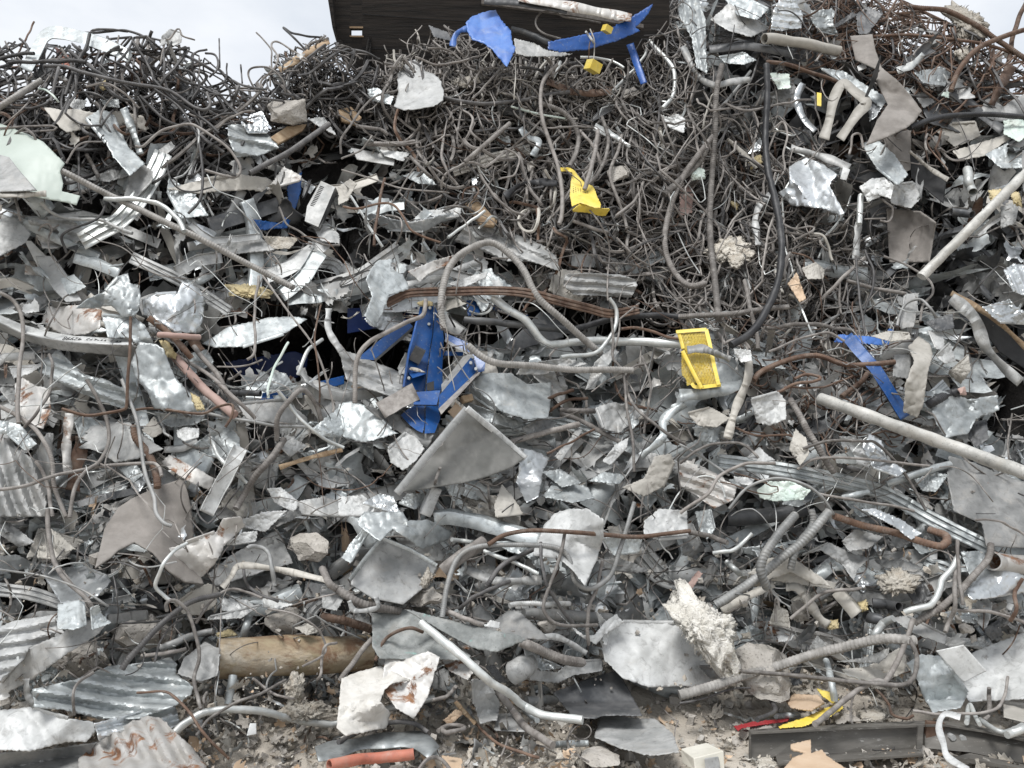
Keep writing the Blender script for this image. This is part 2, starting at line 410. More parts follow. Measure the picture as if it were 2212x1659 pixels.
make_mat('tanpipe', (.40, .32, .22), (.25, .19, .12), .0, .8, 5, dust=.5, rust=.8, bump=.8, bscale=30, var=.0, dustc=(.46, .43, .37), rustc=((.17, .10, .06), (.30, .25, .16)), stretch=(.5, 1, 1), grime=.6, bdist=.012)
make_mat('core', (.010, .009, .009), (.03, .027, .025), .0, .95, 6, dust=.1, bump=1.0, bscale=18, var=.0, bdist=.05)  # near black, so the colour itself gives the shade in gaps between scraps
make_mat('dirt', (.43, .385, .325), (.56, .51, .44), .0, .95, 3.5, dust=.35, bump=1.0, bscale=26, var=.12, flecks=(.33, .29, .245), dustc=(.60, .55, .48), bdist=.02)
make_mat('beam', (.075, .07, .062), (.15, .14, .125), .1, .6, 5, dust=.32, rust=.1, bump=.4, bscale=24, var=.05, dustc=(.30, .285, .26), stretch=(.35, 1, 1.6), flecks=(.36, .35, .33), grime=.4)
make_mat('rgl', (.20, .19, .175), (.34, .325, .305), .05, .65, 16, dust=.5, rust=.06, bump=.5, bscale=90, var=.1, dustc=(.42, .40, .375), bdist=.003, grime=.4)
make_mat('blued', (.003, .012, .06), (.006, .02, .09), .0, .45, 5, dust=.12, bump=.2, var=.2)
make_mat('pgrey', (.10, .10, .092), (.17, .167, .155), .05, .5, 5, dust=.3, bump=.3, bscale=12, var=.0, dustc=(.25, .24, .22), grime=.35)
make_mat('cream', (.58, .555, .48), (.68, .655, .58), .0, .5, 6, dust=.2, bump=.15, bscale=20, var=.0, grime=.2)
make_mat('bluem', (.015, .075, .30), (.03, .11, .38), .0, .38, 5, dust=.28, bump=.3, bscale=15, var=.15, dustc=(.22, .25, .30), grime=.35, rust=.06, flecks=(.25, .28, .32))
make_mat('woolw', (.64, .61, .54), (.84, .81, .75), .0, .95, 14, dust=.2, rust=.2, bump=.9, bscale=70, var=.1, dustc=(.48, .39, .29), rustc=((.26, .17, .10), (.40, .30, .19)), bdist=.025)
make_mat('clothw', (.50, .48, .44), (.64, .62, .58), .0, .9, 9, dust=.35, bump=.5, bscale=24, var=.05, dustc=(.40, .36, .30), grime=.35)
# ---------------------------------------------------------------- what lies on the face, sighted piece by piece
# kind | material | size and options | lift in cm | outline or course | label (~ : finished with what it lies beside)
DATA = r'''
#a
steel_channel|galv|78U|22|165,455 225,350 280,235 330,205 420,215 560,250 700,300 850,372|pale punched steel channel bent to a peak on the skyline
metal_bracket|white|a.5|26|1035,300 1050,230 1100,190 1180,215 1175,275 1130,298 1080,285|small white punched bracket hooked on the skyline
plastic_sheet|orange|a.6|4|360,310 405,325 455,380 460,450 420,440 368,388|torn red plastic sheet under the peaked channel
metal_flashing|beige|a.7|14|280,690 400,715 480,705 600,730 780,720 930,755 965,835 945,850 800,800 600,830 430,858 345,780|tan painted flashing lying under wires beside the dull bent plate
metal_plate|galv|a.4 k1|26|555,765 650,710 700,725 740,745 780,840 830,950 940,1060 840,1140 730,1010 690,930|dull galvanised bent plate leaning on the tan flashing
metal_plate|dull|a.5 k1 t.6,.1|26|840,1140 930,1065 990,1110 985,1170 880,1280 800,1280 830,1190|dark folded lower end below the dull bent plate
flat_sheet|green|a.3 k1 t.1,.4|38|-60,790 0,800 180,870 280,920 400,1040 420,1060 390,1110 410,1190 400,1240 520,1270 495,1330 420,1310 300,1290 150,1260 -60,1240|large smooth pale green painted panel
flat_sheet|dull|a.1 k1 f t.1,.4|46|-60,1000 0,1005 60,1020 130,1110 240,1235 0,1245 -60,1245|flat grey plate lying on the pale green panel
concrete_block|conc||18|1710,680 1760,650 1980,645 1995,720 1990,790 1900,810 1760,785|squared grey concrete block stub below the skyline dip
metal_foil|shiny|a1.3|14|1570,790 1640,735 1700,720 1740,800 1735,860 1600,860|~crumpled silver foil
corrugated_sheet|galv|a.5 c90:15|18|1475,810 1600,800 1700,830 1810,960 1680,1010 1530,1020 1480,900|ridged silver sheet below the concrete block stub
wood_block|wood|f a0|14|1750,900 1860,825 1990,810 1960,850 1800,940|brown timber offcut under the concrete block stub
metal_sheet|white|a1|15|1990,770 2100,760 2150,830 2180,880 2080,830|~torn white sheet
metal_sheet|white|a1.1|16|420,640 560,650 545,700 500,725 430,670|~small white crumpled sheet
metal_sheet|galv|a.8|16|655,650 770,640 775,700 680,690|~small bent galvanised flap
metal_sheet|dull|a.5 t0,-.4|0|170,510 320,410 380,440 440,520|~dark triangular sheet
aluminium_rail|pale|120R|26|525,1565 640,1500 760,1440 860,1340 920,1260 1000,1120 1060,990|fluted pale rail bundle crossing the dark folded plate
metal_sheet|dull|a.9|18|560,1165 720,1100 830,1110 840,1140 700,1180 640,1170|~curled grey strip of sheet
metal_sheet|beige|a.7 k2|12|1080,1225 1300,1165 1560,1130 1720,1150 1790,1180 1800,1230 1740,1260 1640,1230 1420,1240 1280,1255|long torn grey-beige sheet above the vented grey box
metal_plate|rustg|a.4 k1|18|1730,1230 1840,1080 1955,1140 1950,1170|~rust-edged flange plate
steel_plate|blue|a.4 k2|10|1860,1210 1955,1110 1950,1250 1900,1400 1860,1480 1680,1490 1640,1420 1830,1450 1870,1340|bent blue painted plate beside the vented grey box
steel_channel|dark|95U|10|1350,1460 1580,1395 1830,1315|dark steel channel below the long torn sheet
metal_strip|shiny|85F|18|1310,1150 1240,1230 1190,1370 1230,1450 1300,1500 1380,1550|wavy shiny ribbon of sheet beside the long torn sheet
steel_channel|white|42V|22|1230,1450 1300,1510 1380,1560 1530,1548 1690,1530|~white trim channel
flat_sheet|dull|a.4|16|1370,1560 1690,1540 1780,1620 1500,1650|~grey panel
plastic_sheet|wool|a1|18|1700,1530 1940,1540 1880,1610 1760,1615|~pale torn wrapping
metal_sheet|dull|a.7|16|2030,1480 2090,1420 2200,1530 2200,1580 2080,1560|~bent grey sheet
metal_plate|dull|a.3 k1|26|-40,1440 0,1420 90,1400 200,1510 170,1570 0,1660 -40,1660|flat weathered grey plate at the edge below the green panel
steel_channel|galv|62L|20|150,1440 350,1535 640,1670|pale galvanised channel beside the weathered grey plate
flat_sheet|white|a.2 k1 f|14|160,1560 200,1560 300,1659 340,1740 250,1740|~smooth whitish panel strip
wood_strip|beige|38F|50|-40,1255 100,1262 300,1255|cream board edge lying on the pale green panel
metal_plate|dull|a.5|14|980,1010 1110,915 1140,960 1090,1010|~dark folded flap
rebar|rgl|50|36|-60,730 270,520|thick ribbed rebar rising beside the skyline at the edge
rebar|rgl|52|36|400,1110 1150,1478 1900,1860|long thick ribbed rebar lying diagonally across the upper heap
conduit|pale|35|38|680,1290 800,1290 950,1300 1080,1350 1150,1420 1190,1500|pale bent conduit resting on the long diagonal rebar
cable|dull|28|32|270,1310 340,1380 430,1415 640,1425 720,1460 860,1510|
wire|rd|22|38|690,1310 650,1400 560,1450 450,1490 400,1540 430,1640|
rebar|rd|46|34|1620,1120 1880,980 2130,805|dark ribbed rebar pointing up past the concrete block stub
wire|rg|24|36|880,950 930,950 1040,850 1150,815 1250,810 1370,880 1480,960 1550,1060 1555,1120 1500,1150 1330,1100|arched grey wire looping over the ridged silver sheet
wire|rg|18|30|1390,850 1480,770 1600,720 1650,720|
rebar|rd|28|34|1340,600 1365,680 1330,715 1250,690 1100,590 900,550 700,510 540,470 420,430 290,430|
wire|rd|22|36|1000,580 1150,680 1230,790 1280,900 1310,1050 1315,1180 1290,1300 1220,1380|
wire|rd|22|20|530,215 700,205 830,200 950,250 1000,330|
wire|rd|22|18|830,205 720,190 620,195 590,220 590,330|
wire|rust|16|14|220,140 190,210 120,340|
wire|rd|22|20|130,250 180,310 170,420 180,560|
rebar|rd|24|20|985,200 960,260 930,310|
wire|rd|26|24|770,300 680,360 660,420 700,430|
wire|rg|15|30|1040,420 1070,270 1100,250 1150,190 1170,200 1180,230 1260,260|thin hook of wire holding the white skyline bracket
wire|rd|13|14|1420,250 1425,440|
wire|rd|15|14|1470,410 1460,520 1380,560|
wire|rd|15|14|1560,420 1570,540|
wire|rd|20|18|1340,320 1260,345 1250,400 1240,480|
wire|rd|20|20|1360,500 1410,440 1400,360 1330,345|
wire|rg|15|14|1660,210 1750,310 1760,400 1750,560|
wire|rg|18|20|1700,570 1690,530 1770,450 1800,370 1760,300 1780,270 1840,290 1990,390|
wire|rg|18|24|1640,560 1610,480 1640,440 1750,440 1830,520 1850,600|
wire|rd|20|10|1835,180 1900,215 2000,235 2090,245|
wire|rd|20|12|1835,180 1920,260 1990,330 2000,300|
wood_lath|wood|46F|10|1810,455 2130,265|pale wooden lath beside the dark wooden panel
rebar|rd|28|26|-20,385 130,350 220,345|
rebar|rd|30|30|60,405 300,400 480,395 560,400|
rebar|rd|30|30|450,330 580,430 720,520|
rebar|rd|26|28|580,220 560,310 510,390 420,620|
rebar|rd|26|34|380,440 350,560 330,660|
rebar|rd|26|28|910,620 1000,720 1100,790 1250,840|
wire|rd|22|24|860,270 960,420 1010,560|
wire|rd|20|28|1060,340 1080,560 1200,720|
wire|rg|18|30|-20,830 200,820 340,815 350,840 130,860|
conduit|teal|16|30|250,575 310,590 380,660|
wire|rg|16|32|430,1060 480,970 560,920 680,920|
rebar|rd|26|30|525,800 545,850 600,880|
rebar|rg|22|36|60,1150 90,1250 135,1430|
rebar|rg|32|20|560,1000 600,1070 640,1150|
metal_strip|galv|52F|30|800,700 850,820 910,1000|narrow galvanised strip hanging over the tan flashing
rebar|rg|25|30|870,670 885,870|
wire|dull|14|34|1500,1300 1600,1410 1680,1520|
wire|pale|11|30|1340,1130 1400,1230 1560,1290 1640,1350 1690,1420|
wire|rg|18|34|1810,1340 1850,1440 1920,1490 2080,1580 2200,1590|
rebar|rd|28|28|1180,760 1300,880 1450,990|
rebar|rd|26|24|1400,590 1500,700 1600,800|
wire|rd|20|28|640,420 760,520 900,640 960,760|
wire|rd|18|30|700,380 820,440 900,520 880,640|
wire|rd|22|26|1080,430 1180,520 1300,560 1420,620|
wire|rd|24|28|1000,520 1120,640 1300,760 1420,860|
wire|rd|18|28|1120,440 1240,470 1290,560 1240,650|
wire|rg|20|32|560,560 680,540 800,600 900,700|
wire|rd|24|30|0,640 120,700 260,690 330,640|
wire|rd|20|26|20,470 60,560 40,650|
wire|rd|20|20|1500,520 1600,560 1720,580|
insulation_clump|ywool||14|640,560 680,520 695,570 665,590|
#b
wood_plank|wood|f a0|18|805,1330 855,1270 1010,1440 985,1470 900,1462|pale split plank stuck beside the corrugated dark sheet
metal_sheet|bluel|a.9 t.2,.3|72|805,150 850,105 960,70 1000,65 1050,150 1100,200 1110,290 1130,310 1100,380 1075,435 1040,400 985,330 920,280 850,260 820,210|crumpled blue sheet hanging in front of the dark wooden panel
metal_strip|bluel|40F|68|720,300 735,240 770,200 840,180|narrow blue strap curling off the crumpled blue sheet
metal_sheet|bluem|a.4 k1 t0,-.2|78|1340,270 1500,240 1700,200 1830,140 2020,25 1990,90 1920,165 1905,180 1935,200 1800,260 1600,320 1420,340 1340,320|long upswept blue panel under the dark wooden panel
steel_bar|bluem|46L|60|1870,285 1910,400 1962,540|narrow blue leg hanging below the upswept blue panel
metal_trim|dull|a.4 k1|56|1120,250 1250,280 1340,330 1500,350 1420,368 1200,366 1130,350|pale grey trim between the two blue sheets
metal_flap|dark|a.4|50|565,165 690,210 725,270 600,240|dark flap under the dark wooden panel
pipe|dark|52o|56|1100,190 1220,225 1350,285|dark pipe tucked behind the upswept blue panel
metal_strip|rustg|64F|86|1150,-20 1500,45 1700,85 1880,115|whitish rusted strip along the top of the dark wooden panel
steel_angle|dark|42L|84|925,5 1130,15 1300,40 1465,70|dark punched angle along the top of the wooden panel
cord|rust|9|86|1635,195 1610,280 1602,380|~thin brown cord
cord|beige|9|88|1612,190 1640,270 1634,400|thin cord holding the hanging yellow block
plastic_tube|white|17|90|1585,205 1640,282|short white tube beside the hanging yellow block
metal_sheet|white|a.9|30|430,400 480,385 500,420 520,400 540,460 600,480 650,530 650,560 665,590 660,650 600,690 480,710 400,715 340,690 370,600 360,480|torn white sheet standing below the dark wooden panel
wire|rg|15|70|1680,150 1580,130 1450,110 1380,75 1300,80 1260,130 1270,180 1320,220 1420,250|pale wire loop hanging before the dark wooden panel
rebar|rd|34|28|640,630 750,655 900,670 1050,665 1200,650 1350,610 1480,595|dark ribbed cable sagging across the wire tangle
rebar|rg|31|44|1395,425 1330,490 1300,560 1295,680 1310,800 1360,950 1410,1090 1430,1250 1425,1400 1410,1450|long brown rebar hooked at the top above the yellow perforated tread
rebar|rg|42|30|1280,660 1400,710 1500,790 1535,880 1520,1000 1480,1080|curved ribbed rebar arching down to the yellow perforated tread
rebar|rg|36|36|1090,800 800,1050|straight ribbed rebar poking out of the wire tangle
rebar|rg|30|36|1690,760 1720,850 1725,980 1660,1130 1600,1200|
rebar|rg|34|52|1660,850 1650,950 1610,1120 1575,1230|stout rebar with a cut end over the yellow perforated tread
rebar|rg|28|34|1820,880 1800,960 1740,1120 1790,1280 1850,1480|
conduit|pale|32|34|2000,265 2100,380 2160,480 2150,620 2080,700|bent pale conduit below the upswept blue panel
conduit|pale|24|30|1990,290 1940,400 1760,590|
conduit|pale|22|32|1550,370 1680,380 1760,400 1830,440|
conduit|beige|20|26|340,325 345,390 368,418|
corrugated_sheet|dull|a.4 c70:25|18|730,1560 800,1470 960,1460 1190,1540 1330,1600 1400,1680 1420,1760 1250,1700 1050,1690 900,1620|corrugated dark grey sheet beside the thick arched rebar
flat_sheet|dull|a.3 k1 f|14|70,960 350,1010 340,1075 100,1035|~flat greenish grey panel
metal_sheet|white|a.5|16|250,970 450,990 400,1045 280,1012|~pale bent sheet
rebar|rg|42|24|160,930 250,935 400,930 480,920|pale ribbed rebar end lying among grey sheets
rebar|rg|32|22|100,820 250,840 300,875|
conduit|teal|16|28|1100,690 1240,730 1450,770|
metal_sheet|galv|a.8|16|400,1140 480,1110 560,1130 620,1200 500,1190|
wire|rg|20|32|0,1000 0,900 60,810 200,640 380,580|
wire|rg|16|30|0,1030 130,970 200,880|
metal_sheet|shiny|a1|18|150,1400 200,1380 330,1420 460,1440 620,1400 760,1370 770,1410 650,1440 540,1500 300,1490|long shiny torn sheet beside the split plank
metal_sheet|white|a.8|22|470,1420 520,1370 640,1360 780,1340 770,1400 600,1420|~white wavy torn sheet
rod|rust|26|30|280,1160 240,1350 210,1590|
conduit|pale|21|30|60,1270 130,1380 200,1500 270,1600|
wire|rust|20|34|10,1340 100,1350 250,1320 340,1330 400,1400 450,1490 540,1540 640,1570|
conduit|pale|23|36|930,1368 830,1440 690,1540|pale conduit stub pointing up at the split plank
wire|rg|14|28|0,1100 200,1160 400,1220 700,1250|
cardboard|beige|a.6|22|-20,1210 60,1160 100,1190 40,1300 -20,1330|~beige creased board
wood_board|wood|f a.1|12|-20,720 60,700 130,770 90,810 0,785|tan board end below the torn white sheet
concrete_chunk|conc||26|1720,1110 1760,1080 1850,1070 1890,1110 1840,1180 1740,1190|concrete lump in the tangle beside the yellow perforated tread
concrete_chunk|conc||20|1200,1060 1240,1040 1260,1090 1210,1115|small concrete lump above the black rubber sleeve
metal_sheet|galv|a1|22|170,580 230,570 340,630 320,680 180,650|
metal_strip|pale|48F|30|1640,820 1760,880 1870,955|pale flat strip lying across the wire tangle
metal_strip|galv|40F|28|1160,830 1210,890 1280,920 1240,1010|~limp torn silver strip
metal_sheet|white|a1|34|2065,740 2110,760 2180,740 2230,770 2220,860 2120,820|
rubber_sleeve|rub|46F|26|1060,1275 1150,1205 1280,1180 1400,1190|black rubber sleeve beside the yellow perforated tread
wire|rust|16|32|785,1290 800,1230 860,1210 890,1240 860,1290|small rusty wire loop above the split plank
rebar|rg|22|30|1200,1210 1205,1310|
rebar|rg|28|36|1500,1430 1620,1475 1730,1510|
rebar|rg|24|30|665,890 650,1000 680,1100 750,1200|
rebar|rg|22|28|760,700 850,760 840,850 900,910|
rebar|rg|30|28|450,1020 520,1090 580,1150|
rebar|rg|28|30|1550,850 1640,960 1690,1080|
steel_strip|rust|46F|20|1330,525 1530,600 1760,595|dark rusty flat bar below the hanging yellow block
concrete_chunk|conc||22|1810,590 1900,560 1950,590 1900,630 1830,635|
insulation_clump|wool||20|715,540 760,505 880,490 905,530 800,570|grey insulation clump caught below the crumpled blue sheet
cord|beige|9|72|1130,370 1128,500 1118,645|thin white cord dangling from the crumpled blue sheet
rebar|rg|20|30|1890,860 1850,1000 1900,1100 2040,1090|
wire|rg|16|34|1060,960 1150,1020 1120,1130 1020,1160|
rebar|rg|26|30|1150,990 1180,1100 1230,1230 1300,1330|
rebar|rg|22|32|900,1130 1000,1280 1100,1360 1200,1400|
rebar|rg|24|32|1960,1180 1900,1300 1780,1400|
wire|rg|18|34|1880,700 1960,800 2050,850 2110,960|
wire|rg|18|34|1400,830 1520,820 1630,830 1660,870|
wire|rg|18|34|720,720 780,700 760,800 750,930|
wire|rg|16|36|1500,560 1600,500 1740,540 1790,600|
wire|rg|16|32|1180,760 1200,900 1290,960|
wire|rg|20|30|560,310 700,330 830,440 900,460|
wire|rg|20|32|480,370 620,420 760,400 880,370|
wire|rg|18|30|860,560 900,460 1000,440 1060,470|
wire|rg|18|30|990,520 1100,500 1220,560 1300,640|
rebar|rg|20|34|850,640 940,550 1040,430|straight thin rebar slanting under the crumpled blue sheet
#c
metal_sheet|galv|a.4 c40:80|28|-20,-10 100,-10 125,60 150,130 152,300 160,480 90,440 60,250 0,150 -40,60|tall narrow ribbed galvanised sheet hanging at the top
metal_strip|dull|42F|34|0,300 90,480 200,550 320,530 440,515|~curled grey strip
corrugated_sheet|shiny|a.5 c45:5|20|590,60 640,-20 740,20 780,100 770,180 640,200 570,190 580,110|bright corrugated sheet above the beige pipe
metal_sheet|galv|a1|20|830,70 960,60 975,150 1010,230 880,200 830,130|
pipe|beige|78o|32|530,250 600,252 700,270 800,285 1010,335|wide beige pipe with a dark open end near the top
conduit|dark|50|16|500,325 450,380 395,440|
conduit|dull|25|24|440,460 340,590 225,725|
steel_bar|dark|52L|24|170,320 300,305 400,295 560,320 720,350|dark steel bar below the beige pipe
rebar|rust|30|30|540,400 680,420 820,465 1000,530|rusty rebar running down to the beige folded frame
fabric_sheet|fab|a1 k5|40|1085,235 1230,225 1250,330 1290,440 1400,530 1470,610 1550,720 1500,790 1450,830 1300,900 1190,940 1260,780 1330,680 1240,500 1280,460 1120,390|long grey fabric hanging in folds near the top
fabric_sheet|fab|a.4 k1|18|1300,890 1480,835 1475,1100 1370,1160|grey fabric flap under the long hanging fabric
fabric_sheet|fab|a.8 k2 t.7,-.2|18|1320,1350 1540,1370 1640,1440 1600,1700 1340,1700|grey fabric flap standing in the dark hollow
folded_channel|beige|66F|40|915,900 950,780 980,640 1040,540 1110,590 1190,665 1130,740 1020,900|beige channel folded into a kite shape
metal_foil|shiny|a1.5|34|690,1080 800,1020 920,1070 1000,1130 950,1200 1050,1380 1020,1400 900,1350 700,1330 620,1250 690,1200|large bundle of bright silver foil
plastic_film|teal|a1|22|560,470 690,480 700,570 620,580|~pale glassy film
metal_strip|shiny|46F|30|780,540 740,640 780,760 860,850|~shiny twisted ribbon
tag|yel|f a.2|44|870,600 900,605 898,690 870,685|small yellow tag hanging in the dark hollow
metal_sheet|galv|a.7|28|1150,930 1260,900 1370,1000 1460,1130 1400,1200 1250,1080|rust-spotted galvanised sheet beside the silver foil bundle
metal_sheet|white|a1.3|36|1145,1210 1220,1160 1300,1150 1370,1200 1350,1290 1290,1270 1200,1310|white crumpled flap under the silver foil bundle
metal_sheet|dull|a1|24|1340,1200 1500,1180 1550,1280 1480,1350 1350,1320|
edge_strip|beige|30F|34|1470,980 1600,1090 1720,1165|beige edge strip above a black panel
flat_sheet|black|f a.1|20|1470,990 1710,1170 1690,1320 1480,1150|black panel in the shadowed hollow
painted_sheet|beige|a.5|16|1640,850 1740,800 1900,790 1930,880 1830,930 1760,950|~peeling beige painted plate
painted_sheet|beige|a.4|18|1750,980 2100,870 2120,900 1960,1010 1800,1040|~long peeling beige plate
steel_angle|dark|64L|22|1740,585 1880,690 2080,850|dark rusty frame bar beside the long hanging fabric
metal_plate|dark|a.2|10|1550,700 1620,640 1740,620 1900,740 1800,860 1600,800|dark curved plate behind the black hose
hose|rub|38|38|1470,830 1600,780 1750,745 2000,745 2260,757|black ribbed hose running out to the edge
rebar|rust|42|34|1740,590 1800,440 1900,320 2050,250 2260,180|stout rusty rebar curving up into the sky
rebar|rust|38|28|1450,40 1700,70 1900,160 2050,270 2260,400|
rebar|rust|36|24|2230,0 2150,200 2115,400|
rebar|rust|26|24|1230,235 1500,230 1800,260 2000,300 2260,390|
wood_plank|rust|72F|24|2130,420 2065,550 2000,680|rust brown plank standing against the sky
insulation_clump|wool|s1|16|1650,60 1800,40 1900,100 1980,160 1950,260 1800,250 1750,130|grey insulation tuft in the rusty wires
insulation_clump|wool|s1|18|1760,330 1850,300 1900,340 1800,385|
plastic_film|teal|a1.2|26|2080,780 2200,770 2250,870 2180,920 2080,870|pale green crumpled film beside the black hose end
plastic_film|teal|a1.2|32|55,1110 100,1085 140,1095 150,1160 55,1170|pale green film wad beside the black hanging cable
plastic_film|teal|a1|22|1650,615 1730,585 1725,635|~small pale green film
pipe|pale|66o|32|1880,1245 1855,1180 1845,1100|grey pipe with open end facing down in the dark hollow
pipe|dark|60o|26|1875,1388 1800,1380 1740,1375|
insulation_clump|ywool|s1|30|1985,1240 2060,1230 2080,1280 2000,1305|
insulation_clump|ywool|s1|40|2120,1240 2180,1250 2200,1340 2150,1320|yellow insulation tuft on the white mottled bar
insulation_clump|ywool|s1|26|430,1040 500,1000 512,1060 450,1092|
insulation_clump|ywool|s1|16|295,1305 370,1310 350,1360|
wire|beige|18|36|130,830 150,740 190,620 220,610|
wire|rg|18|38|570,850 650,790 680,880 650,1000 660,1100 600,1190|
wire|rg|20|40|1080,1000 1090,960 1100,880 1150,870 1170,960|
wire|rg|15|34|340,1080 345,1150 290,1220 250,1310|
wire|rg|20|32|640,1450 720,1480 830,1470 850,1490 720,1560|
conduit|beige|20|32|840,1510 920,1540 970,1690|
rod|rg|16|36|1180,1420 1310,1415|
wire|rg|18|36|1290,1290 1360,1350 1340,1430 1280,1430|
rebar|rd|32|20|285,950 280,1200 250,1500|
rebar|rg|52|36|185,900 100,1060 0,1150 -120,1260|thick grey ribbed rebar beside the green film wad
steel_plate|rose|a.2|20|-20,1220 50,1190 70,1250 60,1380 -20,1400|dusty pink plate above the pale fluff
metal_strip|beige|32F|30|290,900 430,1030 480,1090|~narrow beige strip
metal_sheet|shiny|a.6|26|420,1000 500,890 520,900 500,980|
steel_strip|dull|54F|30|700,960 850,1000 1000,1050 1080,1090|
tag|white|f a.2|46|1020,1160 1040,1080 1085,1100 1060,1170|white tag on the silver foil bundle
metal_strip|white|42F|30|490,1590 480,1500 470,1420 500,1330 570,1260|narrow white strip beside the black hanging cable
insulation_clump|wool|s1|34|170,1620 250,1560 350,1540 430,1580 430,1680 200,1680|pale frayed insulation above the ribbed rebar end
pipe|pale|42|34|1155,1265 1148,1360 1145,1450|
metal_strip|dull|46F|30|1140,1440 1130,1550 1120,1680|
metal_sheet|dark|a.7|22|1120,100 1190,40 1300,90 1200,220 1140,220|dark square offcut below the rusty wires
metal_sheet|dark|a.8|20|970,170 1100,80 1130,100 1000,180|
tag|white|f a.2|34|1130,430 1180,410 1192,440 1140,462|small bright white tag beside the long hanging fabric
metal_strip|pale|46F|28|1390,460 1490,420 1560,350|bent pale strip beside the long hanging fabric
metal_sheet|galv|a.8|24|890,440 1040,460 1200,560 1330,640 1290,700 1150,600|
metal_sheet|shiny|a1|28|1200,630 1330,640 1250,760 1210,790|
metal_sheet|dull|a1|18|180,130 300,20 420,90 560,190 440,240 300,200|
metal_sheet|galv|a1|18|260,-20 400,-20 560,60 480,130 360,100|
metal_sheet|galv|a1|20|230,370 400,340 480,390 400,420 280,410|
metal_sheet|dull|a1|14|560,610 720,540 760,600 720,700 600,680|
metal_sheet|dark|a.8|12|700,840 830,840 850,930 740,950|
metal_sheet|galv|a1.2|20|1500,470 1680,430 1740,470 1700,560 1560,540|
metal_sheet|dull|a.9|16|1470,570 1560,600 1640,660 1560,700|
metal_sheet|galv|a1|20|1960,1000 2100,930 2230,980 2230,1090 2060,1090|
metal_sheet|dull|a.9|20|2060,1340 2180,1300 2150,1450 2060,1480|
#G
cable|rub|17|52|1655,140 1657,200 1654,300 1660,370 1675,430 1688,520 1682,600 1660,660 1625,715 1580,745|thick black cable hanging down beside the wire tangle
rebar|rg|15.5|40|1546,290 1520,320 1480,375 1450,440 1437,500 1440,550 1460,595 1490,618 1525,612|great ribbed rebar loop in the wire tangle
rebar|rg|16|42|1560,140 1548,200 1544,280 1536,420 1535,520 1545,620 1552,690|
pipe|mottle|23|62|2310,281,10 1990,598|long white mottled bar leaning out of the dark hollow
rebar|rgl|17|44|959,710 952,650 967,586 1000,546 1057,523 1100,550 1131,584 1161,640 1210,686 1257,730 1300,766|thick arched rebar over the blue steel frame
fabric_sheet|fab|a.35 k2 f t-.2,.4|34|255,1098 285,1078 340,1052 396,1034 406,1065 412,1095 418,1150 418,1210 440,1262 400,1258 365,1235 330,1195 290,1172 255,1190 240,1205 205,1228 215,1190 225,1145|large grey fabric flap with a ragged lower edge
aluminium_rail|galv|31R|30|1551,996 1700,1016 1858,1050 1925,1072 2020,1125 2140,1185|long grooved grey rail with a bend
metal_sheet|dull|a.4 k2|34|2050,985 2105,1000 2150,1020 2230,1048 2230,1185 2130,1180 2120,1130 2060,1105 2045,1030|large mottled grey sheet at the edge under the long fat pipe
barrel|dark|38o|22|1735,1100 1660,1115 1570,1122|crushed dark drum below the rust-stained board
pipe|tanpipe|88o|34|792,1412 700,1415 560,1418 468,1422|fat tan rusty pipe lying near the ground
plaster_sheet|white|a.5|38|1293,1365 1310,1350 1340,1343 1470,1345 1520,1385 1560,1440 1545,1490 1470,1482 1400,1485 1345,1465 1305,1425|broad whitewashed sheet under the large white insulation
insulation_pile|woolw|s2|60|1440,1310 1455,1300 1465,1262 1490,1275 1520,1310 1570,1335 1582,1400 1580,1450 1562,1468 1530,1430 1500,1390 1460,1345|large ragged mass of cream insulation
conduit|pale|16|44|373,1585 400,1562 443,1540 500,1532 567,1536 633,1554 700,1563 737,1560 837,1532 937,1506|long bright conduit bent over the ground debris
#d
flat_sheet|white|a.2 k1 f|18|230,0 350,0 440,130 530,290 430,300 350,220 280,120|smooth bluish white panel strip above the crumpled duct
steel_channel|galv|72L|22|480,10 620,50 770,110|
metal_duct|galv|a1.3|34|490,340 560,280 680,230 770,130 830,110 850,180 905,190 910,270 900,350 870,400 790,390 720,320 600,340|crumpled duct top above the marked steel beam
metal_sheet|rustg|a.7|24|300,330 500,320 660,350 650,470 540,510 420,520 270,430|brownish bent sheet over the marked steel beam
metal_foil|shiny|a1.5|28|920,280 1000,250 1150,240 1180,160 1290,210 1330,290 1310,430 1260,500 1130,490 1040,430 930,380|bright crumpled foil sheet beside the crumpled duct top
metal_duct|galv|a.9|38|850,690 900,560 1000,570 1060,600 1130,780 1240,900 1310,1010 1200,1010 1000,990 960,890 870,770|tall crumpled galvanised duct with yellow lining
metal_sheet|galv|a.9|34|660,380 870,400 940,450 1000,570 900,590 850,530 700,530|
metal_sheet|galv|a.7 t0,-.3|26|1000,1010 1200,1030 1330,1040 1280,1090 1100,1110 1040,1080|
insulation_clump|ywool|s2|38|1035,550 1090,560 1145,650 1080,655|yellow lining tuft at the upper edge of the crumpled duct
insulation_clump|ywool|s2|40|1235,885 1290,920 1325,990 1275,1002|yellow lining tuft at the lower edge of the crumpled duct
metal_sheet|galv|a.8 k2|22|1310,570 1480,460 1750,400 1900,395 1990,410 1850,500 1560,590 1400,595|curved silver sheet above the blue hollow
corrugated_sheet|galv|a.4 c75:20 t0,.2|24|210,730 380,600 450,680 550,770 680,800 780,850 870,810 925,900 830,950 820,1000 600,920 400,830|corrugated grey sheet under the marked steel beam
metal_sheet|white|a.6|22|55,720 280,705 200,760 90,795|
metal_sheet|rustg|a.6|26|95,830 150,790 230,840 320,860 330,1000 280,1120 170,1080 100,930|mottled grey plate hanging below the corrugated sheet
metal_sheet|galv|a1|34|-20,1060 130,1090 240,1220 170,1260 40,1150 -20,1150|
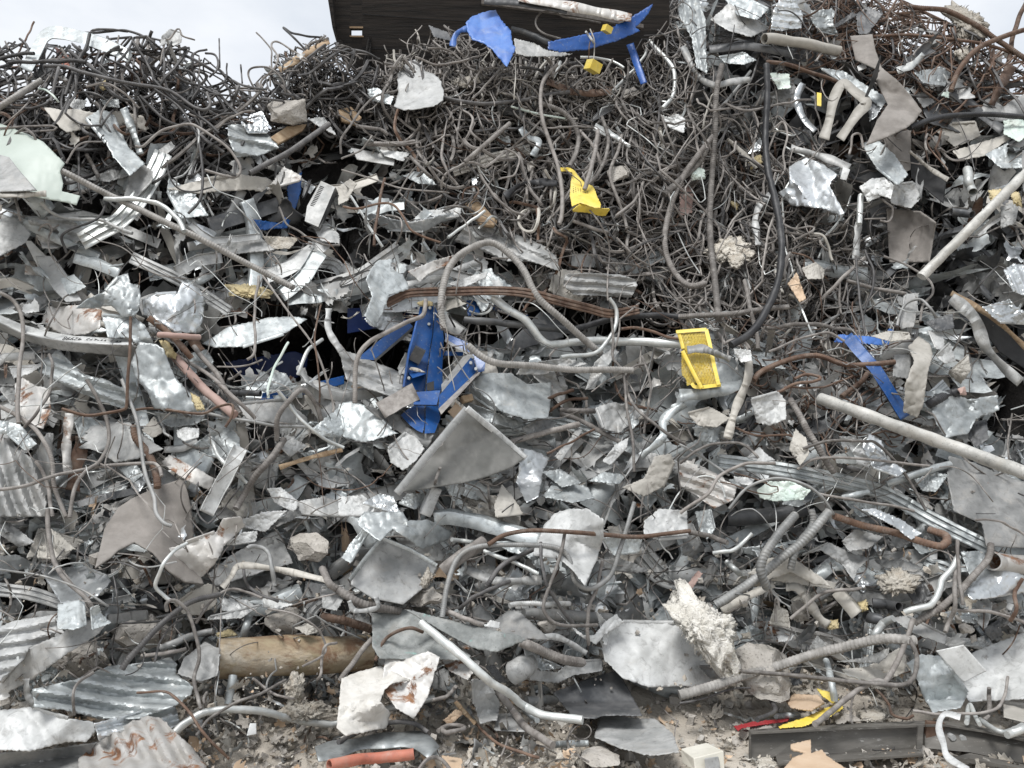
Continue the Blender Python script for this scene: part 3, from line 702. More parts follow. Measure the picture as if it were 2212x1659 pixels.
corrugated_sheet|dull|a.5 c120:70 t.3,-.1|28|-40,1180 60,1180 130,1260 210,1310 300,1150 345,1150 330,1400 290,1690 -40,1690|large dark ridged sheet at the edge beside the grey fabric flap
metal_sheet|dull|a.6|24|560,1150 650,1070 840,1080 960,1190 1060,1250 900,1310 750,1340 640,1270|broad dull grey sheet above the grey fabric flap
metal_sheet|beige|a.6|28|920,1130 1000,1040 1060,1140 990,1180|
rebar|rg|30|44|-30,235 0,240 80,290 140,380 150,500 130,700 115,900 120,1080|
rebar|rg|23|44|320,640 340,720 320,880 250,1000 160,1110|
rebar|rust|24|54|850,395 840,600 830,800 820,960 800,995 700,1015 560,1030 400,990|rusty rebar standing upright before the crumpled duct
rebar|rg|28|42|560,800 620,900 690,1050 705,1200 640,1330 560,1390 490,1500 450,1690|
rebar|dull|28|52|790,800 850,950 890,1080 920,1300 950,1430 1000,1560 1010,1660 1060,1730 1110,1750|long grey rebar ending on the grey fabric flap
rebar|rg|32|40|-20,970 120,1040 230,1120 310,1240 340,1350 350,1500 430,1690|
rebar|rg|27|44|-20,1515 200,1480 400,1410 700,1360 960,1340 1030,1370 1050,1430|
rebar|rg|27|40|230,1330 300,1450 340,1690|
rebar|rust|21|44|860,1000 1000,990 1300,1020 1400,980 1500,965 1500,1040 1460,1110|
steel_bar|rose|62|36|1130,650 1300,840 1400,930 1520,1030|thick reddish bar leaning below the crumpled duct
pipe|rust|46|40|960,400 1080,490 1180,590 1240,660|brown rusty pipe beside the bright crumpled foil
pipe|rose|44o|44|1030,510 1160,518 1290,528|reddish pipe stub beside the bright crumpled foil
steel_strip|rust|72F|26|1180,440 1240,530 1300,620|
rebar|rg|40|34|1260,590 1400,760 1480,900 1560,1020|
rebar|rg|30|34|1160,650 1350,770 1480,880 1650,1050|
rebar|rust|54|36|870,1100 880,1180 960,1280 1010,1400 1020,1500|coarse rusty ribbed rebar above the grey fabric flap
rebar|rg|52|40|1840,1190 1780,1280 1640,1450 1530,1640|stout ribbed rebar leaning beside the white flanged channel
rebar|rg|38|42|1790,1190 1800,1060 1860,950 1950,870 2040,940 2080,1070|
conduit|pale|25|44|1800,870 1900,1000 2050,1150 2230,1245|
steel_channel|white|92V|38|1560,1240 1480,1400 1420,1500 1340,1670|white flanged channel standing in the debris
conduit|pale|27|36|2090,540 2030,580 1990,620 1930,770|
conduit|teal|19|34|1870,560 1780,720 1740,850 1740,920|
wire|rg|15|36|1700,670 1600,710 1410,720|
wire|rg|21|36|1560,750 1520,785 1480,800|
wire|rg|23|44|1680,130 1650,350 1655,580 1640,640 1600,670|brown wire hanging with a hooked end over the blue hollow
wire|rg|19|46|1700,130 1900,400 2030,580 2100,750 2160,960 2160,1010|
wire|rust|15|44|2080,320 2040,520 2070,800 2070,980|
metal_strip|white|44F|34|2130,340 2130,480 2212,620|narrow white strip beside the torn white sheet piece
steel_beam|blue|a.15 k1 f|0|1700,890 2000,830 2230,775 2230,830 1900,920 1690,950|blue beam lying in the hollow
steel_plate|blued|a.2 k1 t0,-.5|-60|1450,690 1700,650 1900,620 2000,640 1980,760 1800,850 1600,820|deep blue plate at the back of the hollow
insulation_clump|ywool||22|1480,190 1600,190 1720,210 1750,260 1600,265 1500,250|yellow insulation slab under the long diagonal rebar
metal_sheet|white|a1|34|1145,1130 1200,1110 1290,1120 1290,1170 1190,1200 1150,1170|small white crumpled sleeve above the white flanged channel
steel_strip|rustg|62F|32|450,1020 430,1250 440,1400|
steel_plate|rust|98F|20|540,1180 500,1350 470,1520|rust brown plate standing behind wires
pipe|dark|46o|18|1500,885 1690,892|
metal_plate|dull|a.4|22|1530,960 1850,930 1990,1050 2000,1100 1800,1090 1600,1060|
conduit|pale|31|30|1360,1170 1440,1330 1600,1470|
conduit|dull|25|32|1330,1020 1550,1060 1800,1100 2000,1110|
steel_channel|dark|42U|24|500,1610 650,1570 980,1500|
metal_plate|rustg|a.3|24|1040,1340 1100,1290 1300,1390 1500,1510 1400,1540 1200,1450|
metal_sheet|white|a1|30|1730,1510 1820,1500 1950,1600 1900,1660 1780,1600|
metal_sheet|dull|a.6|30|1930,1590 2100,1560 2230,1600 2230,1690 1950,1670|
wood_board|wood|32F|28|1810,1370 2000,1310 2220,1255|thin cream board edge below the framed panel corner
metal_sheet|galv|a1|30|2010,1130 2120,1040 2200,980 2240,1180 2100,1170|
metal_sheet|galv|a.9|20|350,160 480,120 560,200 440,260|
metal_sheet|dull|a.8|18|60,330 160,310 300,240 310,310 180,400|
metal_sheet|shiny|a1.2|24|860,1400 920,1370 960,1440 900,1530 850,1500|
metal_sheet|white|a.9|30|1780,1200 1900,1180 1990,1230 1880,1300|
metal_sheet|galv|a1.1|26|760,1360 880,1340 930,1420 860,1470|
#e
metal_strip|rust|58R|44|290,310 370,270 450,240 700,230 1000,225 1200,240 1400,290 1600,340 1750,375 1930,345|long rust-red strip bowed above the blue steel frame
metal_sheet|galv|a.9|46|160,150 200,70 240,30 330,20 320,90 400,120 440,210 370,240 310,250 270,370 220,460 150,390 200,260|torn white sheet draped over the end of the long rust-red strip
metal_sheet|rustg|a.5|36|430,100 600,30 750,-10 740,30 560,120 510,170|rust-edged pale sheet above the long rust-red strip
corrugated_sheet|dull|a.5 c55:5|30|1450,120 1620,110 1800,120 1900,150 1920,190 1880,270 1700,260 1500,250 1440,190|corrugated dull sheet beside the end of the long rust-red strip
rebar|rg|34|56|545,280 540,330 520,390 430,430 300,490 180,560 110,650 90,800 85,950|brown rebar sweeping across the blue steel frame
rebar|rgl|52|54|820,580 890,640 1000,690 1200,710 1500,735 1890,740|thick ribbed rebar resting on the blue frame brace
pipe|dark|56o|30|800,412 1000,430 1150,445 1500,485|dark pipe beside the blue steel frame
cable|rub|46|32|1480,480 1640,440 1800,398 1950,385 2240,395|black hose beside the yellow mesh guard
conduit|pale|62|34|980,270 1090,350 1200,420 1310,560 1400,570 1700,550 2250,572|long bent grey conduit running to the yellow mesh guard
conduit|pale|31|50|1740,270 1780,350 1770,480 1690,590 1600,640 1420,655|
rod|rust|25|44|1810,470 1950,470 2100,520 2240,552|
wire|rg|21|50|1950,650 2000,800 2000,900 1960,1150|
wire|rg|25|48|1990,700 1900,720 1850,800 1870,930 1980,1050 2230,1230|
wire|rg|23|50|1750,400 1760,550 1760,660 1830,760 1850,1000 1890,1200 1900,1400|
wood_board|rg|112U|50|255,1005 370,935 485,880|short weathered board propped on the blue frame foot
corrugated_sheet|dull|a.5 c70:20|26|-20,600 100,640 300,720 400,760 400,880 330,910 150,860 30,800|pale corrugated sheet beside the blue frame foot
metal_sheet|galv|a1.1|36|800,870 900,760 1100,760 1200,830 1360,820 1360,930 1340,1050 1200,1060 1000,1000|wide crumpled silver sheet beside the blue frame brace
metal_sheet|galv|a.8|34|750,930 860,960 1050,1030 1200,1090 1110,1120 900,1060|
metal_sheet|galv|a.8|34|-20,960 60,940 180,980 330,1130 370,1150 250,1180 150,1210 -20,1170|
metal_sheet|dull|a.6|36|150,970 380,1030 430,1110 600,1160 560,1250 460,1200 360,1130|curved grey sheet under the blue frame foot
metal_sheet|white|a.9|38|300,1250 420,1140 500,1190 540,1250 480,1330 400,1390 320,1340|white dented sheet beside the framed grey panel
metal_sheet|shiny|a.9|40|1150,1240 1250,1260 1350,1310 1310,1400 1280,1560 1200,1600 1130,1470 1150,1400|bright bent sheet beside the framed grey panel
flat_sheet|dark|a.2 f k1|8|1060,590 1290,360 1440,370 1440,530 1110,620|dark grey panel behind the long bent conduit
flat_sheet|beige|a.3 k1|46|990,1620 1040,1480 1110,1560 1180,1670 1000,1690|beige panel scrap below the framed grey panel
metal_sheet|dull|a.9|46|1580,870 1640,690 1740,600 1800,620 1700,750 1630,850|torn grey sheet dangling below the long bent conduit
metal_sheet|dull|a1.1|36|1650,980 1750,950 1850,960 1980,1010 1900,1070 1800,1150 1700,1120|
metal_sheet|white|a1|40|1690,1330 1780,1220 1860,1180 1850,1240 1740,1355|
rebar|rg|46|40|1100,1205 1300,1150 1540,1090|stout ribbed rebar above the bright bent sheet
rod|rust|29|40|1280,1000 1350,920 1500,870|
rod|rust|27|38|1330,1020 1450,940 1600,920|
rebar|rg|40|36|1420,1000 1640,1005|
rebar|rg|38|38|1420,1020 1560,1070 1700,1150 1820,1210|
rod|rust|21|46|1330,1280 1480,1210 1640,1120|
metal_strip|galv|54F|38|1940,1300 2080,1180 2090,1060 2230,960|
metal_sheet|beige|a.8|40|1820,1500 1960,1440 2030,1300 2130,1280 2160,1330 2080,1500 1960,1560|
metal_sheet|galv|a.9|36|1300,1560 1400,1440 1600,1500 1640,1570 1500,1600|
metal_sheet|galv|a1|36|1600,1460 1700,1400 1850,1420 1800,1480|
metal_sheet|white|a1|40|-20,1560 140,1550 220,1620 200,1680 -20,1680|
metal_foil|shiny|a1.2|44|130,1600 250,1540 340,1560 390,1680|
metal_sheet|galv|a1|40|370,1600 430,1540 540,1540 560,1600 480,1640|
steel_angle|white|80L|48|615,1500 580,1580 540,1680|white slotted angle below the framed grey panel
rebar|rg|24|58|640,1370 620,1430 600,1490|
wire|beige|8|60|610,370 680,470 700,700 735,870|
wire|rust|8|58|620,420 690,520 660,640|
steel_bracket|blue|a.3|10|810,290 890,280 900,380 820,385|blue bracket behind the dark pipe
steel_bar|blue|42L|6|900,290 1050,350 1200,405|
wood_block|wood|f a0|40|770,915 840,900 850,940 790,952|~small timber offcut
cardboard|card|a.7|36|690,1010 740,950 790,1000 730,1055|brown board scrap at the foot of the blue steel frame
metal_sheet|dull|a1|34|1170,1120 1290,1050 1400,1080 1330,1150 1240,1190|
metal_sheet|galv|a1.1|34|1860,1000 1900,960 1930,1080 1880,1130|
metal_sheet|galv|a.9|38|1300,1400 1420,1380 1560,1470 1430,1500|
metal_sheet|dull|a.9|38|1600,700 1450,660 1180,700 1130,770 1300,770|
metal_sheet|white|a.7|36|690,180 840,130 950,100 940,140 780,210|
metal_sheet|dull|a1|40|1380,1300 1480,1190 1530,1110 1560,1130 1420,1330|
#f
steel_bar|blue|72B|44|1065,520 1150,620 1250,730 1350,890 1445,1045|long blue bar slanting above the long fat pipe
metal_sheet|bluel|a.7|40|980,560 1010,510 1200,520 1340,540 1290,580 1100,560|torn blue flange at the top of the slanting blue bar
metal_sheet|blue|a.6|34|1290,540 1340,470 1370,480 1330,580|
metal_sheet|beige|a1|50|1460,590 1530,520 1600,570 1620,640 1590,750 1560,960 1520,1050 1430,1010 1440,830 1500,680|tall beige crumpled sheet beside the slanting blue bar
fabric_strip|dull|80F|40|1740,270 1830,340 1900,420 1960,580 2060,700 2190,820|long dark strap hanging over the dark hollow
splintered_board|wood|40F|36|1740,240 1900,330 2050,430 2230,600|splintered rust brown board edge in the dark hollow
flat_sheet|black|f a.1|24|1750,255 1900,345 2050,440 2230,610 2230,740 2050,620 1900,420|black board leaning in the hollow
corrugated_sheet|shiny|a.5 c50:70|40|2080,90 2140,50 2240,60 2240,270 2140,230|bright corrugated scrap at the edge of the dark hollow
metal_foil|shiny|a1.2|42|1940,330 2120,280 2160,330 2240,370 2240,440 2050,430|shiny foil scrap at the edge of the dark hollow
pipe|mottle|84o|50|890,922 2300,1435,70|long fat mottled pipe running out to the edge
rebar|rg|50|46|700,930 800,1110 900,1280 980,1400|whitish ribbed rebar leaning below the rusty cables
metal_strip|beige|56F|48|430,680 420,800 340,1000 290,1185|flat beige strip hanging below the black cable end
metal_sheet|white|a1|52|330,600 440,610 450,680 380,690 340,640|white crumpled knot at the black cable end
metal_sheet|white|a.9|46|440,930 620,880 670,940 670,1060 560,1100 480,1080|pinkish white square of sheet below the yellow mesh guard
metal_sheet|beige|a.8|42|30,1020 180,980 310,1050 220,1110 100,1100|
metal_sheet|galv|a.9|40|60,1110 250,1100 220,1200 150,1250|
metal_strip|galv|80F|46|-20,905 200,880 390,830|pale strip passing under the yellow mesh guard
metal_strip|dull|52F|56|30,610 120,600 200,625 310,670|~dull curved strip
rebar|rust|42|44|460,800 520,740 700,670 870,650 1050,700 1200,700 1370,690|rusty rebar winding behind the slanting blue bar
wire|rust|26|46|480,915 580,900 730,830 860,810 895,790 800,765 720,800|rusty loop beside the pinkish white sheet
rebar|rust|36|44|1030,910 1150,820 1215,740|
wire|rust|18|42|660,850 900,850 1100,780|
wire|rg|21|48|560,620 700,560 850,510 950,500 1050,550|
rebar|rg|44|44|-20,392 250,380 500,350 680,330|
rebar|rg|34|40|490,600 480,520 430,300 400,160|
rebar|rg|34|36|540,470 800,440 1000,470 1130,490|
conduit|rg|28|34|1060,160 1250,210 1440,245|
paper_scrap|card|a1.2|36|680,180 740,110 800,280 760,300|brown crumpled paper in the wire tangle
paper_scrap|beige|a1.2|36|770,80 860,40 920,90 910,150 810,150|beige crumpled paper in the wire tangle
insulation_clump|wool|s2|48|285,0 400,-10 390,50 350,85 310,60|white insulation tuft beside the black hanging cable
metal_sheet|dull|a.4 k1|36|1410,470 1440,250 1530,240 1500,460|
metal_sheet|dark|a.4 k1|38|1570,430 1750,370 1760,470 1650,490|
metal_sheet|dull|a.4 k1|38|1590,480 1690,500 1700,620 1640,600|
metal_sheet|dull|a.3 k1|42|1370,640 1480,640 1470,800 1360,780|
metal_sheet|white|a1|44|1640,650 1730,560 1770,680 1700,700|
metal_sheet|galv|a1.4|42|1570,880 1650,860 1850,930 2040,900 2050,1000 1900,1060 1850,1150 1700,1180 1640,1080|tangled silver sheet above the long fat pipe
metal_sheet|beige|a1.1|44|1720,760 1850,640 1870,740 1800,830|
concrete_chunk|rose||54|1780,860 1830,845 1842,900 1790,912|small pink stone on a black hose end
hose|rub|56|48|1590,965 1700,905 1795,878|black hose end below the pink stone
crushed_can|dark|a.8|40|1860,1080 1970,1060 1980,1190 1900,1240 1850,1180|dark crushed can above the long fat pipe
wire|rd|20|40|1120,0 1150,300 1200,600|
wire|rg|20|44|1300,0 1450,60 1590,150 1620,240 1560,320 1540,420|
wire|rd|22|40|1180,-40 1240,130 1200,300 1150,420|
wire|dull|23|46|1390,450 1430,330 1530,280 1600,330 1640,400|
rebar|rg|30|38|1180,10 1050,130 900,280|
metal_sheet|beige|a1|50|1220,520 1320,490 1470,500 1480,540 1350,555|
conduit|galv|52|46|1320,1480 1550,1400 1730,1350|
conduit|galv|40|42|1040,1565 1200,1530|
corrugated_board|rustg|a.4 c60:20|34|-20,1340 100,1350 250,1430 350,1500 330,1580 200,1640 100,1560 -20,1490|rust-stained cream corrugated board
plastic_bag|teal|a1|40|480,1520 560,1460 700,1460 830,1520 780,1580 600,1590 500,1570|pale green crumpled bag under the long grooved rail
metal_duct|shiny|a.9|46|1160,1230 1210,1150 1290,1200 1330,1320 1450,1390 1400,1430 1230,1370|shiny scooped sheet under the long fat pipe
metal_plate|verd|a.2|38|980,1290 1100,1270 1130,1350 1000,1345|
metal_sheet|galv|a1|42|1500,1450 1640,1400 1720,1420 1640,1530 1550,1520|
metal_sheet|beige|a1|46|690,1250 730,1120 800,1180 820,1280 760,1360|
wire|rg|22|50|-20,1345 150,1230 330,1210 420,1240 510,1330|
wire|dull|20|50|-20,1220 120,1300 300,1420|
wire|rg|22|50|740,1380 880,1310 1200,1320 1600,1360|
wire|rg|27|54|-20,1665 150,1550 250,1420 400,1350 600,1340|
wire|dull|24|54|300,1640 420,1500 600,1440 780,1480 900,1560 980,1670|
wire|rg|22|54|880,1540 1100,1580 1300,1610 1500,1650|
wire|rg|24|54|780,1250 950,1200 1170,1200 1250,1210 1380,1330 1480,1480 1580,1650|
wire|rust|18|48|300,1095 470,1160 700,1160|
rebar|rd|34|40|1000,1350 1160,1395|
metal_sheet|white|a.8|46|420,1310 500,1240 560,1300 600,1320 520,1340|
metal_sheet|white|a.6|42|330,1430 470,1440 440,1490 350,1470|
#g
metal_sheet|shiny|a1.1|24|-20,290 100,275 220,330 400,360 560,350 700,410 720,450 640,540 500,590 390,590 300,440 250,370 150,370 -20,410|shiny torn sheet below the large dark ridged sheet
flat_sheet|dark|a.25 k1 f|-4|680,400 980,400 1010,480 1080,640 740,620 600,560|glossy dark panel under the large grey fabric flap
wood_beam|dull|88R|14|-20,500 200,530 400,590 690,665|bundle of grey slats beside the shiny torn sheet
wood_beam|dull|58B|26|700,695 830,680 960,665|~short grey batten
metal_sheet|white|a.4 c80:-12|44|-40,770 80,710 360,665 370,760 340,830 190,880 150,960 -40,1130|large whitish folded sheet near the ground at the edge
metal_sheet|dull|a.4 t0,-.3|40|-40,1120 0,1110 190,880 400,790 560,700 710,700 640,790 420,930 200,1090 -40,1220|shaded underside flap of the large whitish folded sheet
metal_sheet|galv|a.6|52|375,600 540,560 555,740 470,765 370,755|upright bent flap on the large whitish folded sheet
metal_sheet|galv|a.9|50|590,620 640,600 660,660 720,720 600,765|
corrugated_sheet|galv|a.3 c100:8 t0,.5|46|210,1150 480,1090 700,1000 1000,970 1110,940 1150,990 1140,1050 1250,1130 1240,1180 1150,1250 900,1340 640,1340 400,1280 220,1270|pale corrugated sheet above the rusty corrugated sheet
metal_sheet|white|a.6|56|-40,1290 200,1265 450,1340 600,1360 620,1420 560,1490 420,1490 200,1550 -40,1540|white dented sheet in the bottom corner
metal_sheet|dull|a.4 t0,-.5|52|-40,1560 380,1530 630,1490 540,1640 500,1690 -40,1690|grey fold under the white dented corner sheet
corrugated_sheet|shiny|a.4 c85:-16|52|610,1370 900,1290 1060,1230 1120,1200 1170,1370 1050,1440 740,1430 640,1480|bluish silver ridged sheet behind the rusty corrugated sheet
corrugated_sheet|rustg|a.4 c125:60 t.2,.5|64|510,1600 650,1480 820,1380 860,1350 960,1320 1050,1340 1150,1440 1240,1520 1330,1640 1350,1700 510,1700|rust-eaten corrugated sheet at the bottom edge
concrete_chunk|conc||24|720,830 790,720 980,660 1140,760 1130,840 1000,880 760,910|pitted concrete slab piece beside the large whitish folded sheet
concrete_chunk|conc||26|1690,740 1720,670 1870,620 1920,620 1960,700 1930,790 1760,810|pitted concrete lump above the fat tan pipe
concrete_chunk|conc||34|1880,170 1930,125 2050,130 2130,190 2130,270 2060,330 1930,330 1890,260|round pitted concrete lump pierced by a rebar
concrete_chunk|conc||16|330,1000 440,870 600,830 740,900 790,990 700,1060 480,1100|dusty brown concrete mass above the pale corrugated sheet
metal_sheet|rustg|a.9|42|1060,250 1200,200 1400,130 1450,40 1560,30 1590,90 1450,220 1430,280 1370,360 1300,430 1220,400 1180,340|torn stained sheet beside the large grey fabric flap
metal_sheet|white|a.7|36|1540,60 1700,0 1860,-10 1720,130 1550,95|
metal_sheet|white|a.6|40|1450,210 1580,130 1670,125 1660,190 1500,215|
metal_sheet|dull|a.6|16|1350,400 1500,280 1800,110 1900,330 1600,420 1400,480|dark mottled sheet above the beige strap
strap|beige|42F|48|1440,490 1500,415 1560,348 1800,372 2130,445|bent beige strap with dark spots
flat_sheet|beige|a.3|36|1130,600 1250,510 1350,460 1420,490 1400,600 1300,670 1190,665|
paper_scrap|beige|a.8|28|240,295 250,220 330,220 400,290 460,300 400,305|
paper_scrap|beige|a1.2|34|330,110 380,140 430,190 490,240 420,262 350,200|crumpled beige paper beside the large grey fabric flap
metal_sheet|dull|a.6|46|1190,950 1330,840 1430,890 1410,1060 1300,1100 1150,1050|torn cone of sheet at the end of the fat tan pipe
rebar|rg|34|50|310,-20 320,200 370,350 440,460 560,560 640,700|
rebar|rd|42|54|790,1020 900,880 1050,720 1180,620 1300,560 1420,530|dark ribbed rebar leaning beside the fat tan pipe
wire|rd|18|52|790,720 950,715 1080,700 1220,660|
wire|rg|27|60|1085,640 1080,590 1130,570 1210,640 1260,760 1290,940 1260,1080 1280,1200 1300,1280|brown hooked wire hanging before the fat tan pipe
wire|rg|22|50|1270,720 1350,600 1480,500 1600,520 1700,560|
wire|rd|18|50|1000,970 1040,840 1100,750 1180,690|
wire|rg|22|58|1270,1450 1360,1340 1500,1250 1700,1170 1850,1090|
wire|rust|20|60|890,1170 1060,1165 1140,1210 1230,1300 1310,1420 1480,1600|
wire|rg|22|56|2060,1080 2080,1040 2100,880 2180,850|
wire|rg|18|58|1740,630 1900,660 2040,740 2110,860 2090,930 1960,1000|
conduit|dull|29|50|1600,240 1650,220 1740,270 1780,480|
rebar|rd|22|48|1580,350 1590,450 1660,520 1800,580|
pipe|galv|62|34|1510,1060 1495,1150 1480,1250|
pipe|galv|56|34|1615,670 1600,730 1580,800|
conduit|pale|26|56|1210,200 1100,280 1040,380 1010,480 1080,560 1140,575|
rebar|rg|56|46|2090,370 2140,470 2230,525|
rebar|rust|62|48|2100,680 2212,700 2330,735 2405,760|stubby rusty ribbed rebar above the fat tan pipe
rebar|rg|28|44|920,930 1040,920 1200,890|
pipe|dull|46|40|1050,880 1250,800 1380,770|
fabric_strip|dull|50F|50|170,1080 180,1180 230,1260|
cable|rg|20|60|480,1315 480,1150 540,1080 610,1040|twisted wire hanging over the pale corrugated sheet
insulation_clump|wool|s2|44|1850,1150 1900,1040 1970,1080 1960,1200 1880,1250|tan frayed insulation below the fat tan pipe
insulation_clump|wool|s2|44|1780,1300 1940,1240 2100,1240 2190,1310 2000,1350 1850,1350|
box|white|a.1 f|56|1620,1370 1660,1370 1660,1440 1600,1450|small white plastic box above the long bright conduit
metal_sheet|white|a1|40|1430,560 1600,570 1650,610 1560,650 1440,640|
metal_sheet|white|a.8|40|1700,560 1900,600 1800,630 1710,620|
metal_sheet|dull|a.8|44|2080,490 2230,480 2230,560 2180,640 2090,620|
metal_sheet|beige|a1|42|1910,750 1990,720 2080,770 1990,800|
insulation_clump|ywool|s2|34|1400,790 1480,760 1540,800 1420,812|
cable|dull|16|54|-20,372 200,400 400,450 560,520 700,610|
metal_sheet|dull|a.7|50|1700,600 1350,680 1340,700 1560,690|
wire|rg|22|56|1340,1170 1320,1210 1330,1260|
wire|rg|20|56|1640,1080 1780,1180 1900,1210|
#h
metal_sheet|galv|a1.2|46|100,60 150,0 400,0 430,60 560,50 720,130 690,180 520,240 420,170 330,110 250,190 120,100|large crumpled silver sheet below the framed grey panel
flat_sheet|dull|a.25 k1 f t0,.5|42|80,370 270,170 450,250 620,360 560,470 400,600 200,560 60,470|smooth grey panel with a bent rim near the open pipe
steel_trim|galv|26L|50|55,440 150,310 262,168|~thin raised rim
steel_trim|galv|26L|50|262,168 450,245 620,350|~thin folded rim strip
steel_channel|galv|100L|44|600,40 700,30 900,70 1100,130 1290,185|long greyish channel beside the white crumpled sheet
metal_sheet|galv|a.6|40|980,200 1150,190 1290,240 1250,300 1100,260|
metal_sheet|white|a1.1|56|1310,90 1380,10 1480,-20 1600,-20 1700,50 1700,160 1660,300 1620,390 1580,480 1500,380 1400,290 1240,270 1290,150|large white crumpled sheet hanging to a point
pipe|rg|92o|52|660,385 780,285 920,200|short rusty pipe with its open end facing out
concrete_chunk|conc||40|430,590 470,510 600,480 660,520 700,560 620,610 500,625|concrete lump below the short rusty pipe
concrete_chunk|conc||40|1250,720 1330,690 1420,730 1360,800 1300,790|
concrete_chunk|conc||14|1530,1600 1560,1540 1700,1510 1820,1570 1800,1640 1640,1662|rounded concrete rock on the ground beside the switch box
concrete_chunk|conc||10|1640,1490 1720,1490 1700,1540 1660,1545|
copper_sheet|verd|a.5|50|200,660 410,630 530,700 560,760 700,860 840,930 820,960 500,955 250,950 200,870|green-stained grey sheet above the white cloth
copper_sheet|verd|a.4|60|410,630 540,660 900,750 1150,800 1200,830 1000,910 850,880 700,800|long green-edged flap folded over the green-stained sheet
conduit|pale|54|72|520,720 650,830 800,950 960,1100 1080,1170 1190,1260 1300,1310 1420,1330 1560,1350|flattened bright conduit slanting down to the ground
rebar|rg|70|60|1160,840 1300,900 1450,960 1560,975|very thick grey ribbed rebar end beside the rolled sheet
steel_roll|dull|150o|50|1215,985 1160,1015 1105,1045|rolled grey sheet with an open spiral end
metal_sheet|dull|a.7|44|1200,1010 1400,1040 1480,970 1690,960 1690,1030 1500,1060 1400,1110 1220,1090|
metal_sheet|white|a.8|52|1400,650 1480,730 1570,800 1640,800 1700,720 1780,660 1830,720 1700,800 1650,860 1540,800|white wavy torn edge beside the whitewashed sheet
metal_sheet|dark|a.4 t0,.5|40|1370,1170 1600,1080 1780,1030 1830,1090 1950,1320 1700,1320 1640,1340 1500,1330|dark bluish sheet slanting to the ground
metal_sheet|dull|a.5|26|1680,1300 1900,1340 2030,1340 2150,1440 2190,1560 2000,1580 1800,1530 1640,1460|grey bent sheet lying on the ground behind the rounded rock
metal_sheet|dull|a.5|40|1010,1310 1150,1300 1230,1420 990,1410|
cloth|clothw|a1.5 k6|62|0,1080 100,1040 250,1000 450,1090 330,1110 280,1150 250,1230 320,1300 290,1400 30,1450 -30,1400|crumpled white cloth above the ground debris
metal_sheet|rustg|a.9|56|290,920 400,960 560,900 640,940 600,1060 560,1200 470,1340 350,1270 260,1130|tan-stained crumpled sheet beside the white cloth
metal_sheet|dull|a.9|50|850,1080 960,1100 1030,1240 1010,1350 900,1370 860,1250|
metal_sheet|rustg|a.7|50|640,960 900,970 820,1090 700,1030|
spring_mesh|dark|c7:60 a.1|52|930,1000 990,990 1080,1110 1020,1105|fine ribbed grille beside the rolled sheet
metal_strip|galv|112F|50|-160,1570 0,1530 200,1490 430,1475 520,1490 600,1560|long dented galvanised strip above the orange hose
rebar|dull|36|64|650,680 690,470 760,300 880,230 1080,215 1290,215 1400,230 1470,280 1500,370 1520,450 1600,495 1680,470 1750,400 1800,250 1850,100 1900,-60|long dark rebar looping under the white crumpled sheet
rebar|rust|33|68|950,210 1060,150 1250,120 1450,125 1700,150 1900,160 2100,140 2260,125|long rusty rebar crossing the white crumpled sheet
rebar|rg|27|66|1450,140 1430,230 1380,400 1310,590 1330,670 1420,730 1660,735|
rebar|rg|27|60|1690,320 1660,480 1600,640 1600,860|
rebar|rd|27|62|1290,200 1310,400 1380,560 1500,720|
rebar|rd|30|56|760,630 880,540 1090,450|
rebar|rd|36|54|940,480 1050,340 1250,240|
rebar|dull|37|54|1090,605 1200,590 1330,600 1475,590|
rebar|rg|32|58|680,640 800,690 920,735|
rebar|rg|60|50|-20,505 100,580 230,620 380,640|
metal_strip|dull|58F|46|810,370 950,430 1050,450 1300,440|
wood_beam|dull|80|40|1180,660 1450,672 1750,692|grey round timber lying in the hollow above the wavy torn edge
conduit|pale|29|52|930,255 1150,340 1280,400|
conduit|pale|31|54|715,180 850,195|
steel_bar|rg|50|50|1000,1150 1100,1270 1200,1400 1370,1510|brown flat bar under the flattened bright conduit
rebar|rd|33|56|-20,1490 150,1410 350,1360 480,1370 560,1430|
rebar|rg|27|50|490,1690 560,1600 640,1600 720,1690|
rod|rg|34|50|630,1420 700,1380 800,1400 680,1430 650,1400|small bent brown bar beside the white cloth
rod|rg|27|64|740,1130 690,1190 590,1220|
wire|rust|27|60|220,960 270,850 330,790 440,750 530,780|
rod|rust|23|44|850,1350 1000,1490 1200,1570 1280,1590|
rebar|rg|40|56|-10,1090 60,1000 140,890 200,820|
pipe|galv|46o|22|1370,1510 1480,1502 1600,1498|small galvanised pipe on the ground with an open end
pipe|dull|62|34|1200,1225 1430,1212|
conduit|galv|40|40|1190,1290 1270,1350|
metal_strip|white|32F|56|50,575 90,640 230,620 225,550|
insulation_clump|wool|s2|52|510,470 560,360 590,420 550,490|
metal_plate|dull|a.3|48|880,790 1080,640 1150,640 1300,780 1350,830 1150,820|bluish grey plate behind the green-edged flap
metal_bracket|white|a.4|56|920,740 970,700 1030,720 1020,755|small white slotted bracket on the green-edged flap
metal_strip|white|42F|52|1240,820 1400,812 1590,915|
metal_foil|shiny|a.9|48|1180,880 1300,950 1440,1010 1300,1030 1200,960|
cardboard|card|a.8|46|660,1350 740,1280 800,1300 700,1385|
wood_strip|wood|30F|50|740,1230 800,1300 870,1372|
cardboard|card|a.7|18|650,1580 780,1600 800,1680 660,1680|
hose|orange|72o|52|-80,1645 100,1605 300,1588 470,1566|faded orange hose lying at the bottom edge
metal_sheet|white|a1|48|1700,860 1650,640 1750,740 1720,860|
metal_sheet|dull|a.8|44|1650,310 1800,300 1900,330 1990,380 1900,400 1700,360|
metal_sheet|galv|a.9|46|1690,170 1800,150 1950,180 1930,260 1760,280|
